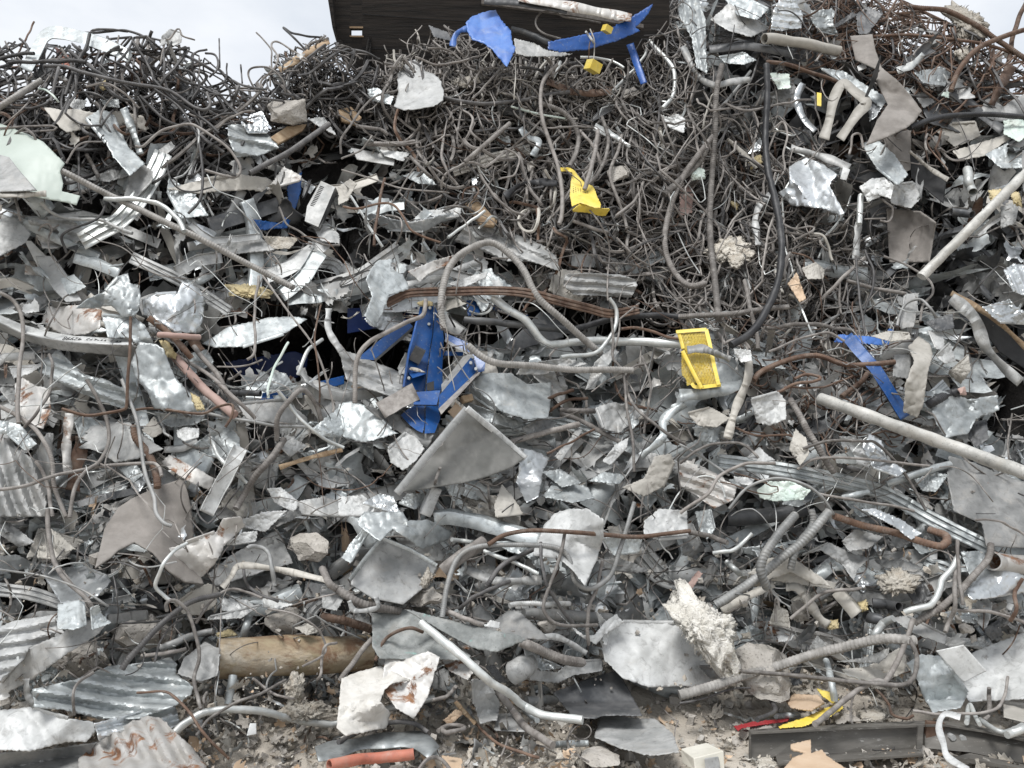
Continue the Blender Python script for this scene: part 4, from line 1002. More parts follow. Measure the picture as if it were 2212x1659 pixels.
metal_sheet|white|a.9|52|1960,60 2060,-20 2240,-10 2250,160 2050,180 1960,140|
metal_sheet|galv|a.9|40|1150,250 1250,180 1280,210 1230,310|
metal_sheet|galv|a.8|44|0,300 60,200 150,100 180,130 60,330|
#i
rebar|rgl|70|58|-20,1190 250,1110 500,1030 800,940 1100,860 1300,825 1500,828|very thick long ribbed rebar sloping above the concrete boulder
rebar|dull|62|58|730,20 640,120 540,260 505,380 545,490|stout ribbed rebar bent down to a cut end
rebar|dull|66|54|945,0 820,150 700,250 480,430 210,605|long stout ribbed rebar crossing the beige folded sheets
rebar|dull|56|50|830,-20 845,80 740,230 700,370|
hose|rust|48|52|980,30 1150,80 1350,130 1550,190 1680,220 1710,160 1600,115|ribbed rusty hose curling below the shiny sheet scoop
concrete_boulder|conc||44|300,900 420,840 560,870 700,930 760,1010 770,1140 640,1240 500,1250 390,1180 330,1060|big rough concrete boulder on the ground
metal_sheet|beige|a.6|46|420,400 560,300 700,290 900,420 960,480 850,470 700,390 560,440|long beige folded sheet under the stout rebars
metal_sheet|beige|a.5|42|560,440 700,380 850,430 1000,460 980,500 820,480|
steel_channel|beige|88L|46|1000,510 1070,590 1130,665|
metal_strip|beige|62F|40|260,650 400,560 590,465|
metal_sheet|white|a.5 t0,.5|38|1900,900 2000,860 2240,770 2240,1210 2000,1225 1860,1230 1780,1120 1730,1000|large white sheet lying at the lower edge corner
metal_sheet|galv|a.7|46|1520,1090 1450,980 1550,920 1680,930 1850,1180 1800,1270 1620,1300 1560,1200|crumpled clear grey sheet under the flat white plate
metal_plate|white|a.05 k1 f|60|1640,900 1820,860 1970,1030 1820,1105|flat bluish white plate with small holes
metal_angle|dull|a.2 k1|48|1350,690 1450,670 1710,800 1700,860 1500,790|flat grey angle plate above the flat white plate
metal_duct|shiny|a.7 k2|48|1820,530 1950,380 2150,370 2240,430 2240,520 2000,560 1880,570|shiny sheet scoop under the rusty open pipe
pipe|rustg|132o|50|2010,318 2120,335 2280,350|wide rusty pipe with its open end showing at the edge
pipe|dark|70o|44|1230,590 1320,600 1400,612|upper dark open pipe end beside yellow fluff
pipe|dark|78o|40|1190,675 1240,690 1300,705|lower dark open pipe end beside yellow fluff
metal_sheet|dull|a1.1|46|770,280 900,250 1040,350 1110,450 1130,380 1210,300 1100,270 950,200|
metal_sheet|dark|a1.1|40|680,110 760,90 880,160 780,185|
metal_sheet|dull|a1|44|1030,190 1120,110 1300,160 1200,240 1080,255|
metal_sheet|shiny|a.7 k2|60|1150,-20 1250,-20 1400,40 1550,140 1480,180 1380,100|long shiny curved sheet below the grooved rail
conduit|pale|42|58|1790,290 1740,370 1680,450 1620,590 1440,650|pale crooked conduit above the grey angle plate
rebar|rg|48|54|2000,210 1980,300 1860,440 1700,600 1500,720|
conduit|pale|50|50|1230,820 1300,720 1365,690|
wire|rg|33|58|1700,780 1760,620 1765,450 1770,300|
wire|rg|27|60|1780,180 1790,400 1815,600|
cable|rg|35|62|1500,690 1440,850 1370,1010 1310,1100 1260,1090 1100,1180 860,1375|
cable|rg|30|64|1470,820 1520,940 1500,1070 1420,1120 1250,1110 900,1080 600,1050 380,1030|grey cable looping below the very thick long rebar
wire|rust|23|40|1250,1140 1330,1240 1360,1310 1440,1340 1490,1320|
cable|rd|32|46|520,850 520,1100 580,1230 600,1290 480,1350|dark cable hanging in front of the concrete boulder
conduit|galv|46|48|930,960 960,1080 985,1220|
conduit|galv|42|18|605,1322 750,1315|
plastic_strip|yel|a.3 k1 t0,.5|30|620,1390 800,1330 930,1270 1030,1230 1042,1270 950,1330 780,1390 630,1402|curved yellow strip lying on the ground
plastic_strip|yel|a.3 k1|36|870,1145 960,1170 1015,1215 970,1240 900,1190|yellow strip end rising from the curved yellow strip
plastic_scrap|red|a.5|14|330,1390 460,1360 690,1338 680,1357 460,1387 390,1400 360,1420|red plastic scrap on the ground beside the curved yellow strip
cardboard|card|a.9|40|670,1230 720,1180 880,1190 920,1240 830,1290 700,1270|torn tan board on the ground above the curved yellow strip
cardboard|card|a.5 t0,.2|86|640,1690 710,1600 800,1565 700,1535 700,1510 830,1480 832,1570 900,1545 940,1590 1000,1630 1090,1690|torn tan cardboard leaning on the dark steel beam
concrete_chunk|conc||14|980,1340 1040,1290 1130,1320 1170,1360 1000,1372|grey stone behind the dark steel beam
concrete_chunk|conc||10|440,1380 540,1355 590,1400 430,1412|
strap|white|42F|74|1800,1330 1700,1310 1660,1390 1690,1500 1720,1590 1850,1670|white strap draped over the dark steel beam
conduit|pale|30|44|1840,1365 1860,1250 1900,1330 1925,1375|thin silver tube bent into a sharp peak behind the dark beam
conduit|pale|36|40|1930,1345 2080,1430 2250,1350|
conduit|pale|50|44|2100,1445 2250,1392|
rebar|rg|29|50|1985,1140 1985,1300 1955,1350|
wire|rg|23|54|2110,1070 2080,1200 2000,1290 1700,1310 1490,1290|
cabinet|beige|a.05 k1 f t-.3,.1|42|2078,1220 2260,1245 2260,1375 2080,1330|grey slotted cabinet side at the lower edge
insulation_clump|wool|s2|42|1270,420 1400,370 1520,420 1500,510 1380,530 1290,490|tan insulation clump below the ribbed rusty hose
insulation_clump|ywool|s2|42|930,710 1000,700 1012,750 940,762|
insulation_clump|ywool|s2|42|1130,590 1190,570 1200,630 1150,650|yellow fluff beside the dark open pipe ends
insulation_clump|wool|s2|40|380,790 440,780 440,822 390,822|
insulation_clump|wool|s2|16|1130,1290 1250,1260 1330,1310 1280,1360 1160,1352|pale torn insulation behind the dark steel beam
insulation_clump|wool|s2|30|490,1600 560,1580 620,1640 480,1670|pale fluff at the end of the dark steel beam
concrete_chunk|conc||40|1780,730 1830,700 1900,760 1880,800 1790,792|
concrete_chunk|conc||40|1860,800 1900,790 1912,840 1870,852|
metal_sheet|beige|a1|40|560,720 600,600 680,640 700,750|
concrete_chunk|conc||34|690,600 760,560 830,640 820,700 700,725|grey lump under the long beige folded sheet
metal_strip|beige|62F|44|670,490 760,500 880,680 945,735|
metal_sheet|dull|a1|38|820,880 870,800 950,870 860,910|
metal_sheet|dull|a.7|40|1000,970 1200,940 1340,880 1330,930 1270,980|
metal_sheet|beige|a.6|32|1030,1020 1200,1000 1400,880 1450,940 1440,1040 1350,1080 1200,1095 1060,1060|broad beige sheet beneath the very thick long rebar
metal_sheet|white|a.9|40|610,800 720,800 700,835 620,845|
metal_sheet|dark|a1.1|40|1950,760 2050,690 2070,800 2000,835|
socket|white|a.1 f|46|2105,585 2150,600 2130,640 2095,622|small pale socket beside the shiny sheet scoop
wire|rg|27|50|700,690 900,530 1000,510 1160,495|
wire|rg|20|50|605,715 600,570 618,568 622,630|
rod|rg|22|46|890,640 1000,580|
rebar|rg|40|50|-20,125 150,150 290,200|
conduit|pale|30|50|450,140 340,240 200,265|
conduit|pale|40|46|280,320 370,400|
wire|rg|27|50|1780,640 1900,640 2050,660 2240,725|
wire|rust|30|54|2200,430 2150,530 2165,630 2120,705|
wire|rg|20|54|2240,160 2050,60 1900,50|
wire|rd|16|60|-20,1240 150,1205 300,1150 440,1140|
metal_sheet|galv|a.8|42|80,0 180,-20 210,110 160,180 110,120|
metal_sheet|dull|a.8|36|0,90 60,70 140,250 60,290 0,280|
metal_sheet|rose|a.6|36|20,480 100,380 130,400 60,500|
metal_sheet|dull|a.9|36|1240,310 1420,310 1560,360 1500,390 1300,360|
metal_sheet|galv|a.8|36|1800,260 1950,250 2000,400 1860,420|
metal_sheet|dark|a.8|32|1400,430 1560,470 1640,560 1500,600|
metal_sheet|dull|a.9|40|340,950 240,1000 100,1000 180,1080 300,1080|
'''
MARKS = r'''G
900,800,the blue steel frame;1510,775,the yellow mesh guard;1265,415,the yellow perforated tread;1055,80,the crumpled blue sheet;850,60,the dark wooden panel;330,1150,the large grey fabric flap;60,370,the pale green panel;1000,980,the framed grey panel;620,1415,the fat tan pipe;1515,1350,the large cream insulation;1900,1595,the dark steel beam;1740,1560,the curved yellow strip;780,1640,the orange hose;1950,900,the long fat pipe;1240,1150,the large white crumpled sheet;960,1365,the green-stained sheet;1660,440,the black hanging cable;1910,200,the long hanging fabric;2090,500,the white mottled bar;1840,235,the beige kite-shaped channel;1760,420,the silver foil bundle;615,240,the concrete block stub;180,90,the peaked steel channel;130,740,the marked steel beam;365,850,the tall crumpled duct;1130,530,the corrugated dark sheet;1120,635,the long rust-red strip;1890,800,the slanting blue bar;1850,1050,the long grooved rail;2140,1100,the large mottled sheet;310,1610,the rust-eaten corrugated sheet;905,185,the standing torn white sheet;1660,1440,the concrete boulder;2110,1450,the white corner sheet;1740,95,the wide beige pipe;1350,45,the upswept blue panel;230,1500,the pale corrugated sheet;70,1370,the whitish folded sheet;530,490,the long diagonal rebar;640,440,the vented grey box;440,640,the bright crumpled foil;1280,145,the hanging yellow block;790,1490,the white cloth;1290,1630,the rounded rock;1840,700,the rusty winding rebar;1500,1410,the whitewashed sheet;1520,1610,the switch box;60,1100,the dark ridged sheet;500,1150,the stained torn sheet;1050,700,the dark pipe;1390,740,the long bent conduit;2130,1230,the wide rusty pipe end;950,1250,the short rusty pipe;1300,200,the sagging ribbed cable;2080,60,the rusty wires at the top;420,60,the skyline bracket;1640,1050,the pale green bag;1450,510,the great rebar loop;480,300,the ridged silver sheet;860,500,the shiny torn sheet;1240,860,the wide crumpled sheet;2020,1440,the flat white plate;1650,1110,the crushed drum
'''
# ---------------------------------------------------------------- labels
LM = []
for tok in MARKS.split('\n', 1)[1].strip().split(';'):
    a, b, t = tok.split(',', 2); LM.append((float(a), float(b), t.strip()))
USED = set()
RODS = {'rebar', 'wire', 'cable', 'conduit', 'pipe', 'hose', 'rod', 'cord', 'plastic_tube', 'barrel', 'steel_roll'}
STRIPS = {'steel_channel', 'metal_strip', 'wood_lath', 'aluminium_rail', 'wood_strip', 'steel_angle', 'metal_angle_bar', 'steel_strip', 'fabric_strip', 'strap', 'edge_strip',
          'folded_channel', 'splintered_board', 'wood_beam', 'steel_trim', 'rubber_sleeve', 'wood_plank', 'wood_board', 'steel_bar', 'steel_plate'}
LUMPS = {'concrete_chunk', 'concrete_block', 'concrete_boulder', 'insulation_clump', 'insulation_pile'}
COL = {'rgl': 'pale grey', 'blued': 'deep blue', 'rg': 'grey-brown', 'rd': 'dark', 'rust': 'rusty', 'pale': 'pale', 'dull': 'grey', 'galv': 'silver', 'teal': 'greenish', 'beige': 'beige', 'dark': 'dark', 'rose': 'reddish', 'white': 'whitish',
       'shiny': 'shiny', 'rustg': 'rust-stained', 'blue': 'blue', 'bluel': 'blue', 'bluem': 'blue', 'rub': 'black', 'black': 'black', 'conc': 'pale grey', 'wool': 'off-white', 'woolw': 'cream', 'clothw': 'white', 'ywool': 'yellow', 'wood': 'brown',
       'card': 'tan', 'verd': 'greenish', 'mottle': 'mottled', 'yel': 'yellow', 'orange': 'orange', 'red': 'red', 'fab': 'grey', 'green': 'green', 'tanpipe': 'tan'}
WORDS = {'rebar': 'rebar', 'wire': 'wire', 'metal_sheet': 'sheet scrap', 'insulation_clump': 'insulation tuft', 'concrete_chunk': 'concrete lump'}

def rel(u, v, lu, lv):
    dx, dy = u - lu, v - lv; d = math.hypot(dx, dy)
    if d < 45: return 'at'
    if abs(dx) > 1.3 * abs(dy): return 'beside' if d < 170 else 'off to the side of'
    if dy < 0: return 'just above' if d < 110 else 'above'
    return 'just below' if d < 110 else 'below'

def auto_label(look, u, v, extra=()):
    near = sorted(LM, key=lambda m: (m[0] - u) ** 2 + (m[1] - v) ** 2)[:4]
    cands = []
    for pre in ('',) + tuple(extra):
        lk = (pre + ' ' + look).strip()
        cands += [f'{lk} {rel(u, v, *m[:2])} {m[2]}' for m in near[:2]]
    for pre in ('',) + tuple(extra):
        lk = (pre + ' ' + look).strip()
        for i, m in enumerate(near[:3]):
            for m2 in near[i + 1:]:
                cands.append(f'{lk} {rel(u, v, *m[:2])} {m[2]}, towards {m2[2]}')
    for c in cands:
        if c not in USED and 4 <= len(c.split()) <= 16: USED.add(c); return c
    c = cands[0]
    for w in ('second', 'third', 'fourth', 'fifth', 'sixth', 'seventh', 'eighth', 'ninth'):
        q = c + f', {w} one out from it'
        if q not in USED and len(q.split()) <= 16: USED.add(q); return q
    return c

def rod_look(name, mat, dia, q):
    d = np.diff(q[:, :2], axis=0); L = np.hypot(d[:, 0], d[:, 1]).sum() + 1e-6; ch = np.hypot(*(q[-1] - q[0])[:2])
    sh = 'straight' if ch / L > .985 else 'curved' if ch / L > .88 else 'bent' if ch / L > .5 else 'hooked'
    th = 'thin' if dia < 7 else 'medium' if dia < 11 else 'stout' if dia < 15 else 'thick'
    a = abs(math.degrees(math.atan2((q[-1] - q[0])[1], (q[-1] - q[0])[0]))); a = min(a, 180 - a)
    o = 'steep' if a > 60 else 'level' if a < 22 else 'slanting'
    ln = 'short' if L < 60 else 'long' if L > 220 else ''
    w = WORDS.get(name, name.replace('_', ' '))
    return f'{th} {sh} {COL.get(mat, mat)} {w}', tuple(x for x in (ln, o, (ln + ' ' + o).strip()) if x)

def sheet_look(name, mat, amp, A, asp, ang):
    sz = 'small' if A < 900 else 'medium-sized' if A < 3500 else 'broad'
    w = WORDS.get(name, name.replace('_', ' '))
    return f"{sz} {COL.get(mat, mat)} {w}", ('crumpled' if amp >= .9 else 'bent', 'narrow' if asp > 2.4 else 'squarish', ('steep' if ang > 55 else 'level' if ang < 25 else 'slanting'))

CATS = {'metal_sheet': 'sheet', 'metal_strip': 'strip', 'insulation_clump': 'insulation', 'concrete_chunk': 'concrete', 'corrugated_sheet': 'corrugated sheet', 'metal_plate': 'plate', 'flat_sheet': 'panel'}
GROUPS = {'rebar': 'bent rebars across the heap', 'wire': 'loose wires across the heap', 'metal_sheet': 'torn sheets of metal in the heap', 'metal_strip': 'metal strips in the heap', 'conduit': 'bent conduits in the heap',
          'pipe': 'pipes in the heap', 'insulation_clump': 'insulation tufts in the heap', 'concrete_chunk': 'lumps of concrete in the heap', 'corrugated_sheet': 'corrugated sheets in the heap',
          'metal_plate': 'metal plates in the heap', 'flat_sheet': 'flat panels in the heap', 'steel_channel': 'steel channels in the heap', 'cable': 'cables in the heap', 'metal_foil': 'crumpled foils in the heap',
          'rod': 'plain rods in the heap', 'cardboard': 'board scraps in the heap', 'steel_bar': 'steel bars in the heap', 'hose': 'hoses in the heap'}
def finish(o, name, label, u, v, look, extra):
    if not label: label = auto_label(look, u, v, extra)
    elif label[0] == '~': label = auto_label(label[1:], u, v, extra[:1])
    else: USED.add(label)
    tag(o, label, CATS.get(name, name.replace('_', ' ')), GROUPS.get(name))

def rod_mesh(path, dia, mat, lift, rng, hollow=False, name='rebar'):
    q = resample(np.array(path), max(1.6, dia * .55))
    n = len(q); s = np.linspace(0, 1, n)
    k = kpx(*q[n // 2, :2])
    wob = 0 if len(path) == 2 else dia * (.05 if dia > 14 else .10) * min(1, n / 30)
    q[:, 0] += wob * np.sin(s * rng.uniform(8, 22) + rng.uniform(0, 6)); q[:, 1] += wob * np.sin(s * rng.uniform(8, 22) + rng.uniform(0, 6))
    ends = .05 if name in ('rebar', 'wire') else 0.02
    L = lift + q[:, 2] + .03 * np.sin(s * rng.uniform(3, 9) + rng.uniform(0, 6)) - ends * (np.exp(-s * 9) * rng.uniform(0, 1) + np.exp(-(1 - s) * 9) * rng.uniform(0, 1))
    W = P(q[:, 0], q[:, 1], L)
    R = dia * .5 * k * (.72 if name in ('rebar', 'wire', 'rod') else .82)
    if name == 'rebar' or (name in ('hose',) and mat in ('rub', 'rust')):
        pitch = R * 2 * .44
        seg = np.linalg.norm(np.diff(W, axis=0), axis=1); cum = np.concatenate([[0], np.cumsum(seg)])
        m = int(cum[-1] / pitch * 5) if dia > 7 else int(cum[-1] / pitch * 1.6)
        m = max(m, n)
        t = np.linspace(0, cum[-1], m)
        W = np.stack([np.interp(t, cum, W[:, i]) for i in range(3)], 1)
        return tube(W, R, 12 if dia > 9 else 8, rib=pitch if dia > 7 else pitch * 2, phase=rng.uniform(0, 6), depth=.10 if dia > 14 else .09)
    if name in ('conduit', 'pipe', 'plastic_tube') and not hollow:
        R = R * (1 + .07 * np.sin(s * n * .35 + rng.uniform(0, 6)) * np.sin(s * 9))
    elif name in ('wire', 'cable', 'rod', 'cord'):
        R = R * (1 + .05 * np.sin(s * n * .9))
    if dia > 9:                                                    # dents and flats
        q2 = np.linspace(0, 1, max(len(W), int(np.linalg.norm(np.diff(W, axis=0), axis=1).sum() / (R.mean() if hasattr(R, 'mean') else R) * 1.6)))
        W = np.stack([np.interp(q2, s, W[:, i]) for i in range(3)], 1); R = np.interp(q2, s, np.broadcast_to(R, (n,)))
    V, F = tube(W, R, 18 if dia > 20 else 12 if dia > 7 else 6, hollow=.84 if hollow else 0)
    if dia > 9:
        r = float(np.mean(R)); off = Vector(rng.uniform(0, 50, 3))
        V = V + np.array([mnoise.noise_vector(Vector(p) / (r * 2.6) + off) for p in V]) * r * .16
    return V, F

def outline_stats(poly):
    pa = np.array([p[:2] for p in poly]); c = pa.mean(0); A = .5 * abs(np.dot(pa[:, 0], np.roll(pa[:, 1], 1)) - np.dot(pa[:, 1], np.roll(pa[:, 0], 1)))
    w, vec = np.linalg.eigh(np.cov((pa - c).T)); d = vec[:, 1]
    a = abs(math.degrees(math.atan2(d[1], d[0]))); a = min(a, 180 - a)
    return c, A, math.sqrt(max(w[1], 1) / max(w[0], .5)), a

def tufts(V, F, rng, A):
    """Ragged locks and flakes standing off a lump of mineral wool."""
    c = V.mean(0); D = V - c; size = np.abs(D).max(0).mean(); parts = [(V, F)]
    n = int(np.clip(A / 22, 12, 420)); idx = rng.integers(0, len(V), n)
    for i in idx:
        o = c + D[i] * rng.uniform(.96, 1.0); d = D[i] / (np.linalg.norm(D[i]) + 1e-9); t = rng.normal(size=3) * [1, .6, 1]; t[2] -= .5; t = t - d * t.dot(d) * .75; t /= np.linalg.norm(t)
        w = np.cross(t, d + rng.normal(size=3) * .4); w /= np.linalg.norm(w) + 1e-9
        L = min(.05, size * rng.uniform(.06, .22)); ww = L * rng.uniform(.03, .09)
        b = d * L * rng.uniform(.0, .5)
        q = np.array([o - w * ww, o + w * ww, o + t * L * .5 + b + w * ww * .8, o + t * L * .5 + b - w * ww * .9, o + t * L + b * .3 + w * ww * .25, o + t * L + b * .3 - w * ww * .3])
        parts.append((q, [[0, 1, 2, 3], [3, 2, 4, 5]]))
    return join(parts)

def build_all():
    tile = 'a'
    for ln, line in enumerate(DATA.strip().splitlines()):
        if line.startswith('#'): tile = line[1:].strip(); continue
        name, mat, size, lift, pts, label = line.split('|')
        rng = np.random.default_rng(1000 + ln)
        p = pts_of(pts, tile); scale = TILES[tile][2]
        num = ''; 
        head = size.split()[0] if size.split() else ''
        isnum = bool(head) and (head[0].isdigit())
        lf = float(lift) / 100 if lift else .2
        if name in LUMPS:
            fluffy = mat in ('wool', 'woolw', 'ywool')
            c, A, asp, ang = outline_stats(p)
            V, F = blob(p, lf, rng, rough=.36 if fluffy else .12, depth=.55 if fluffy else .8, sub=5 if A > 1500 else 4, facet=not fluffy, shaggy=1.0 if fluffy else 0)
            if fluffy: V, F = tufts(V, F, rng, A)
            o = link_mesh(name, V, F, mat, smooth=True, sharp=None if fluffy else 28)
            lk, ex = sheet_look(name, mat, 0, A, asp, ang); finish(o, name, label, c[0], c[1], lk, ex[1:])
        elif isnum:
            prof = head[-1] if head[-1].isalpha() else ''
            val = float(head.rstrip('FLUVRBo')) * scale
            q = np.array(p); mid = q[len(q) // 2]
            if prof in ('', 'o'):
                V, F = rod_mesh(p, val, mat, lf, rng, prof == 'o', name)
                o = link_mesh(name, V, F, mat, smooth=True, sharp=50)
                lk, ex = rod_look(name, mat, val, q); finish(o, name, label, mid[0], mid[1], lk, ex)
            else:
                V, F = strip(p, val, prof, lf, rng)
                o = link_mesh(name, V, F, mat, smooth=True, sharp=32, solid=.004)
                lk, ex = rod_look(name, mat, 9, q); lk = lk.replace('medium ', '', 1); finish(o, name, label, mid[0], mid[1], lk, ex)
        else:
            opt = {}
            for tk in size.split():
                opt[tk[0]] = tk[1:]
            amp = float(opt.get('a', 1)); corr = None
            if 'c' in opt:
                l_, a_ = opt['c'].split(':'); corr = (float(l_) * scale, float(a_))
            tl = tuple(float(x) for x in opt['t'].split(',')) if 't' in opt else None
            c, A, asp, ang = outline_stats(p)
            if tl is None and asp > 3: tl = (rng.uniform(-.3, .3), rng.uniform(-.1, .5))
            thick = .03 if mat in ('wood', 'conc') else .008 if mat in ('card', 'fab') else .004
            V, F = sheet(p, lf, rng, amp=amp, corr=corr, tilt=tl, torn=0.05 if 'f' in opt else (.25 if mat in ('green', 'fab') else .7), folds=int(opt.get('k', 3)),
                         lip=float(np.clip(math.sqrt(A) * .09, 3, 8)) if A > 900 and corr is None and 'f' not in opt and mat in ('galv', 'dull', 'white', 'beige', 'shiny', 'rustg') and rng.uniform() < .6 else 0)
            o = link_mesh(name, V, F, mat, smooth=True, sharp=60 if mat in ('fab', 'green') else 30, solid=thick)
            lk, ex = sheet_look(name, mat, amp, A, asp, ang); finish(o, name, label, c[0], c[1], lk, ex)
build_all()
# ---------------------------------------------------------------- pieces with parts
def part(name, polytxt, tile, lift, mat, parent, thick=.008, label=None):
    V, F = plate(pts_of(polytxt, tile), lift, thick)
    o = link_mesh(name, V, F, mat, parent, smooth=False)
    if label: o['label'] = label
    return o
def grp(name, u, v, lift, label, cat, group=None):
    e = empty(name, Vector(P(u, v, lift))); USED.add(label); return tag(e, label, cat, group)

# blue steel frame : column of two folded sides, braces, end plate
bf = grp('blue_trestle', 905, 930, .2, 'bright blue painted steel frame with braces half buried in the middle of the heap', 'steel trestle')
part('column_web', '590,130,2 740,120,2 725,440,2 690,640,2 640,1060,4 405,1005,8 440,760,6 470,610,5 560,290,3', 'q', .30, 'blue', bf)
part('column_flange', '752,125,8 830,300,0 850,480,0 832,800,0 838,1000,0 800,1060,2 655,1062,12 700,640,11 735,430,10', 'q', .30, 'blue', bf)
part('column_edge', '545,290,9 565,285,9 480,620,12 420,1000,14 400,1000,10 460,610,8', 'q', .30, 'bluel', bf)
part('column_foot', '440,1262,4 530,1205,4 640,1205,4 640,1420,12 620,1505,14 560,1480,13 480,1420,10 380,1312,8', 'q', .30, 'blue', bf)
part('column_foot', '652,1205,6 782,1200,0 812,1345,4 750,1505,12 640,1512,14 652,1400,12', 'q', .30, 'blue', bf)
part('gusset_plate', '530,1060,16 812,1043,16 772,1200,20 520,1196,20', 'q', .30, 'blue', bf, .014)
part('gusset_lip', '520,1196,20 772,1200,20 770,1210,14 525,1208,14', 'q', .30, 'dark', bf)
part('stiffener', '440,820,3 655,860,3 640,868,16 510,910,16', 'q', .30, 'blue', bf)
part('opening', '668,965 742,940 745,1035 700,1048 664,1035', 'q', .425, 'black', bf, .003)
part('brace', '435,265,2 515,345,2 90,712,8 -60,700,8 -40,650,6', 'q', .30, 'blue', bf)
part('brace_edge', '515,347,2 528,370,-4 112,722,2 92,714,8', 'q', .30, 'dull', bf, label='dusty grey lower edge of the blue brace')
part('brace_flange', '1085,645,2 1165,658,12 830,1062,16 822,980,8', 'q', .32, 'dull', bf, label='dusty upper face of the blue brace')
part('brace', '1166,660,12 1212,835,8 792,1242,14 800,1095,16', 'q', .32, 'blue', bf)
part('brace_flange', '1212,836,8 1245,845,18 822,1305,24 790,1244,14', 'q', .32, 'rg', bf, label='rusty dusty lower face of the blue brace')
part('end_plate', '1160,640,6 1302,742,10 1292,830,12 1226,852,10', 'q', .345, 'blue', bf)
part('brace', '862,415,0 1120,525,4 1255,640,8 1110,622,4 868,480,0', 'q', .28, 'blue', bf)
part('brace_flange', '868,480,0 1110,622,4 1100,650,10 860,510,8', 'q', .28, 'dull', bf)
part('tie_bar', '838,615 1062,625 1062,668 838,662', 'q', .24, 'blue', bf)
part('cross_beam', '-200,150 560,128 560,290 300,330 -200,420', 'q', .02, 'blued', bf, .03)
for x, y in ((1166, 686), (1144, 748), (1200, 813), (700, 152), (690, 328), (470, 915)):
    g = pts_of(f'{x},{y}', 'q')[0]; c = P(g[0], g[1], .46 if x > 1000 else .335 + (.06 if y > 800 else 0))
    V, F = tube(np.array([c + [0, .03, 0], c + [0, -.012, .004]]), .011, 6); link_mesh('bolt', V, F, 'pale', bf, smooth=False)
g = pts_of('562,655', 'q')[0]
V, F = box(P(g[0], g[1], .40), (.075, .06, .095), rot(.3, .45, .2)); jb = link_mesh('junction_box', V, F, 'dark', bf, smooth=False)
V, F = box(P(g[0] + 3.5, g[1] - 5, .437), (.035, .03, .035), rot(.3, .45, .2)); link_mesh('lid_hole', V, F, 'rose', jb, smooth=False)
tag(link_mesh('insulation_clump', *blob(pts_of('470,815 500,790 560,800 650,850 560,840', 'q'), .42, np.random.default_rng(5), .4, .6, 4, False, .6), 'wool'),
    'small pale fluff lying on the shelf of the blue steel frame', 'insulation', GROUPS['insulation_clump'])
tag(link_mesh('insulation_clump', *blob(pts_of('560,90 640,60 720,80 735,125 640,128 590,120', 'q'), .34, np.random.default_rng(6), .3, .6, 4, False, .5), 'ywool'),
    'yellow fluff on top of the blue steel frame under the rust-red strip', 'insulation', GROUPS['insulation_clump'])

# yellow mesh guard
yg = grp('mesh_guard', 1510, 840, .5, 'yellow steel guard with wire mesh stuck upright among the wires', 'mesh guard')
def ybar(txt, w, lift, prof='B'):
    V, F = strip(pts_of(txt, 'y'), w * .10585, prof, lift, np.random.default_rng(3), wav=.0)
    return link_mesh('frame_bar', V, F, 'yel', yg, smooth=True, sharp=30, solid=.003)
ybar('320,295 620,268 945,245', 62, .50); ybar('375,300 420,440 470,640', 80, .49, 'L'); ybar('935,245 1000,500 1090,950 1190,1380', 72, .50)
ybar('455,680 650,1070 850,1450', 86, .54, 'L'); ybar('640,1340 690,1410 800,1425 1010,1400 1235,1372', 66, .49)
def mesh_strands(polytxt, lift):
    poly = pts_of(polytxt, 'y'); pa = np.array([p[:2] for p in poly]); parts = []
    for sgn in (1, -1):
        d = np.array([math.cos(.42), sgn * math.sin(.42)]); n = np.array([-d[1], d[0]])
        for off in np.arange((pa @ n).min(), (pa @ n).max(), 2.5):
            t = np.arange((pa @ d).min(), (pa @ d).max(), 1.5)
            q = d[None] * t[:, None] + n[None] * off; ok = inside(q[:, 0], q[:, 1], pa)
            if ok.sum() > 2:
                q = q[ok]; parts.append(tube(P(q[:, 0], q[:, 1], lift + .004 * np.sin(t[ok])), .0022, 4))
    return join(parts)
V, F = mesh_strands('430,310 915,290 1010,600 1160,1365 860,1370 470,700', .48); link_mesh('wire_mesh', V, F, 'yel', yg)
V, F = mesh_strands('430,720 520,690 820,1370 640,1330 540,1415 520,1270 430,1160', .47); link_mesh('wire_mesh', V, F, 'yel', yg)
V, F = plate(pts_of('430,310 915,290 1010,600 1160,1365 860,1370 470,700', 'y'), .30, .004)

# yellow perforated tread
yt = grp('perforated_tread', 1265, 440, .4, 'bent yellow perforated metal tread hanging in the wire tangle', 'metal tread')
r_ = np.random.default_rng(8)
V, F = sheet(pts_of('490,180,6 570,230,4 640,330,2 750,450,2 860,560,0 1060,640,0 1120,740,0 1180,920,2 1290,1150,6 1270,1240,8 1150,1240,8 720,1100,8 500,1200,8 440,900,4 460,600,2 500,330,6', 'p'), .42, r_, .25, None, (.1, .3), .3, 2)
link_mesh('tread_face', V, F, 'yel', yt, sharp=40, solid=.004)
V, F = sheet(pts_of('180,140,12 400,140,10 500,180,6 505,270,6 380,240,4 200,240,6', 'p'), .42, r_, .3, None, (0, 1.0), .3, 1); link_mesh('top_lip', V, F, 'yel', yt, sharp=40, solid=.004)
V, F = sheet(pts_of('510,1290,14 720,1110,8 1000,1190,8 1280,1250,8 1500,1250,14 1520,1290,14 1420,1450,2 1250,1450,0 900,1360,0 530,1340,6', 'p'), .43, r_, .2, None, (0, -.2), .3, 1); link_mesh('bottom_flange', V, F, 'yel', yt, sharp=40, solid=.004)
dots = []
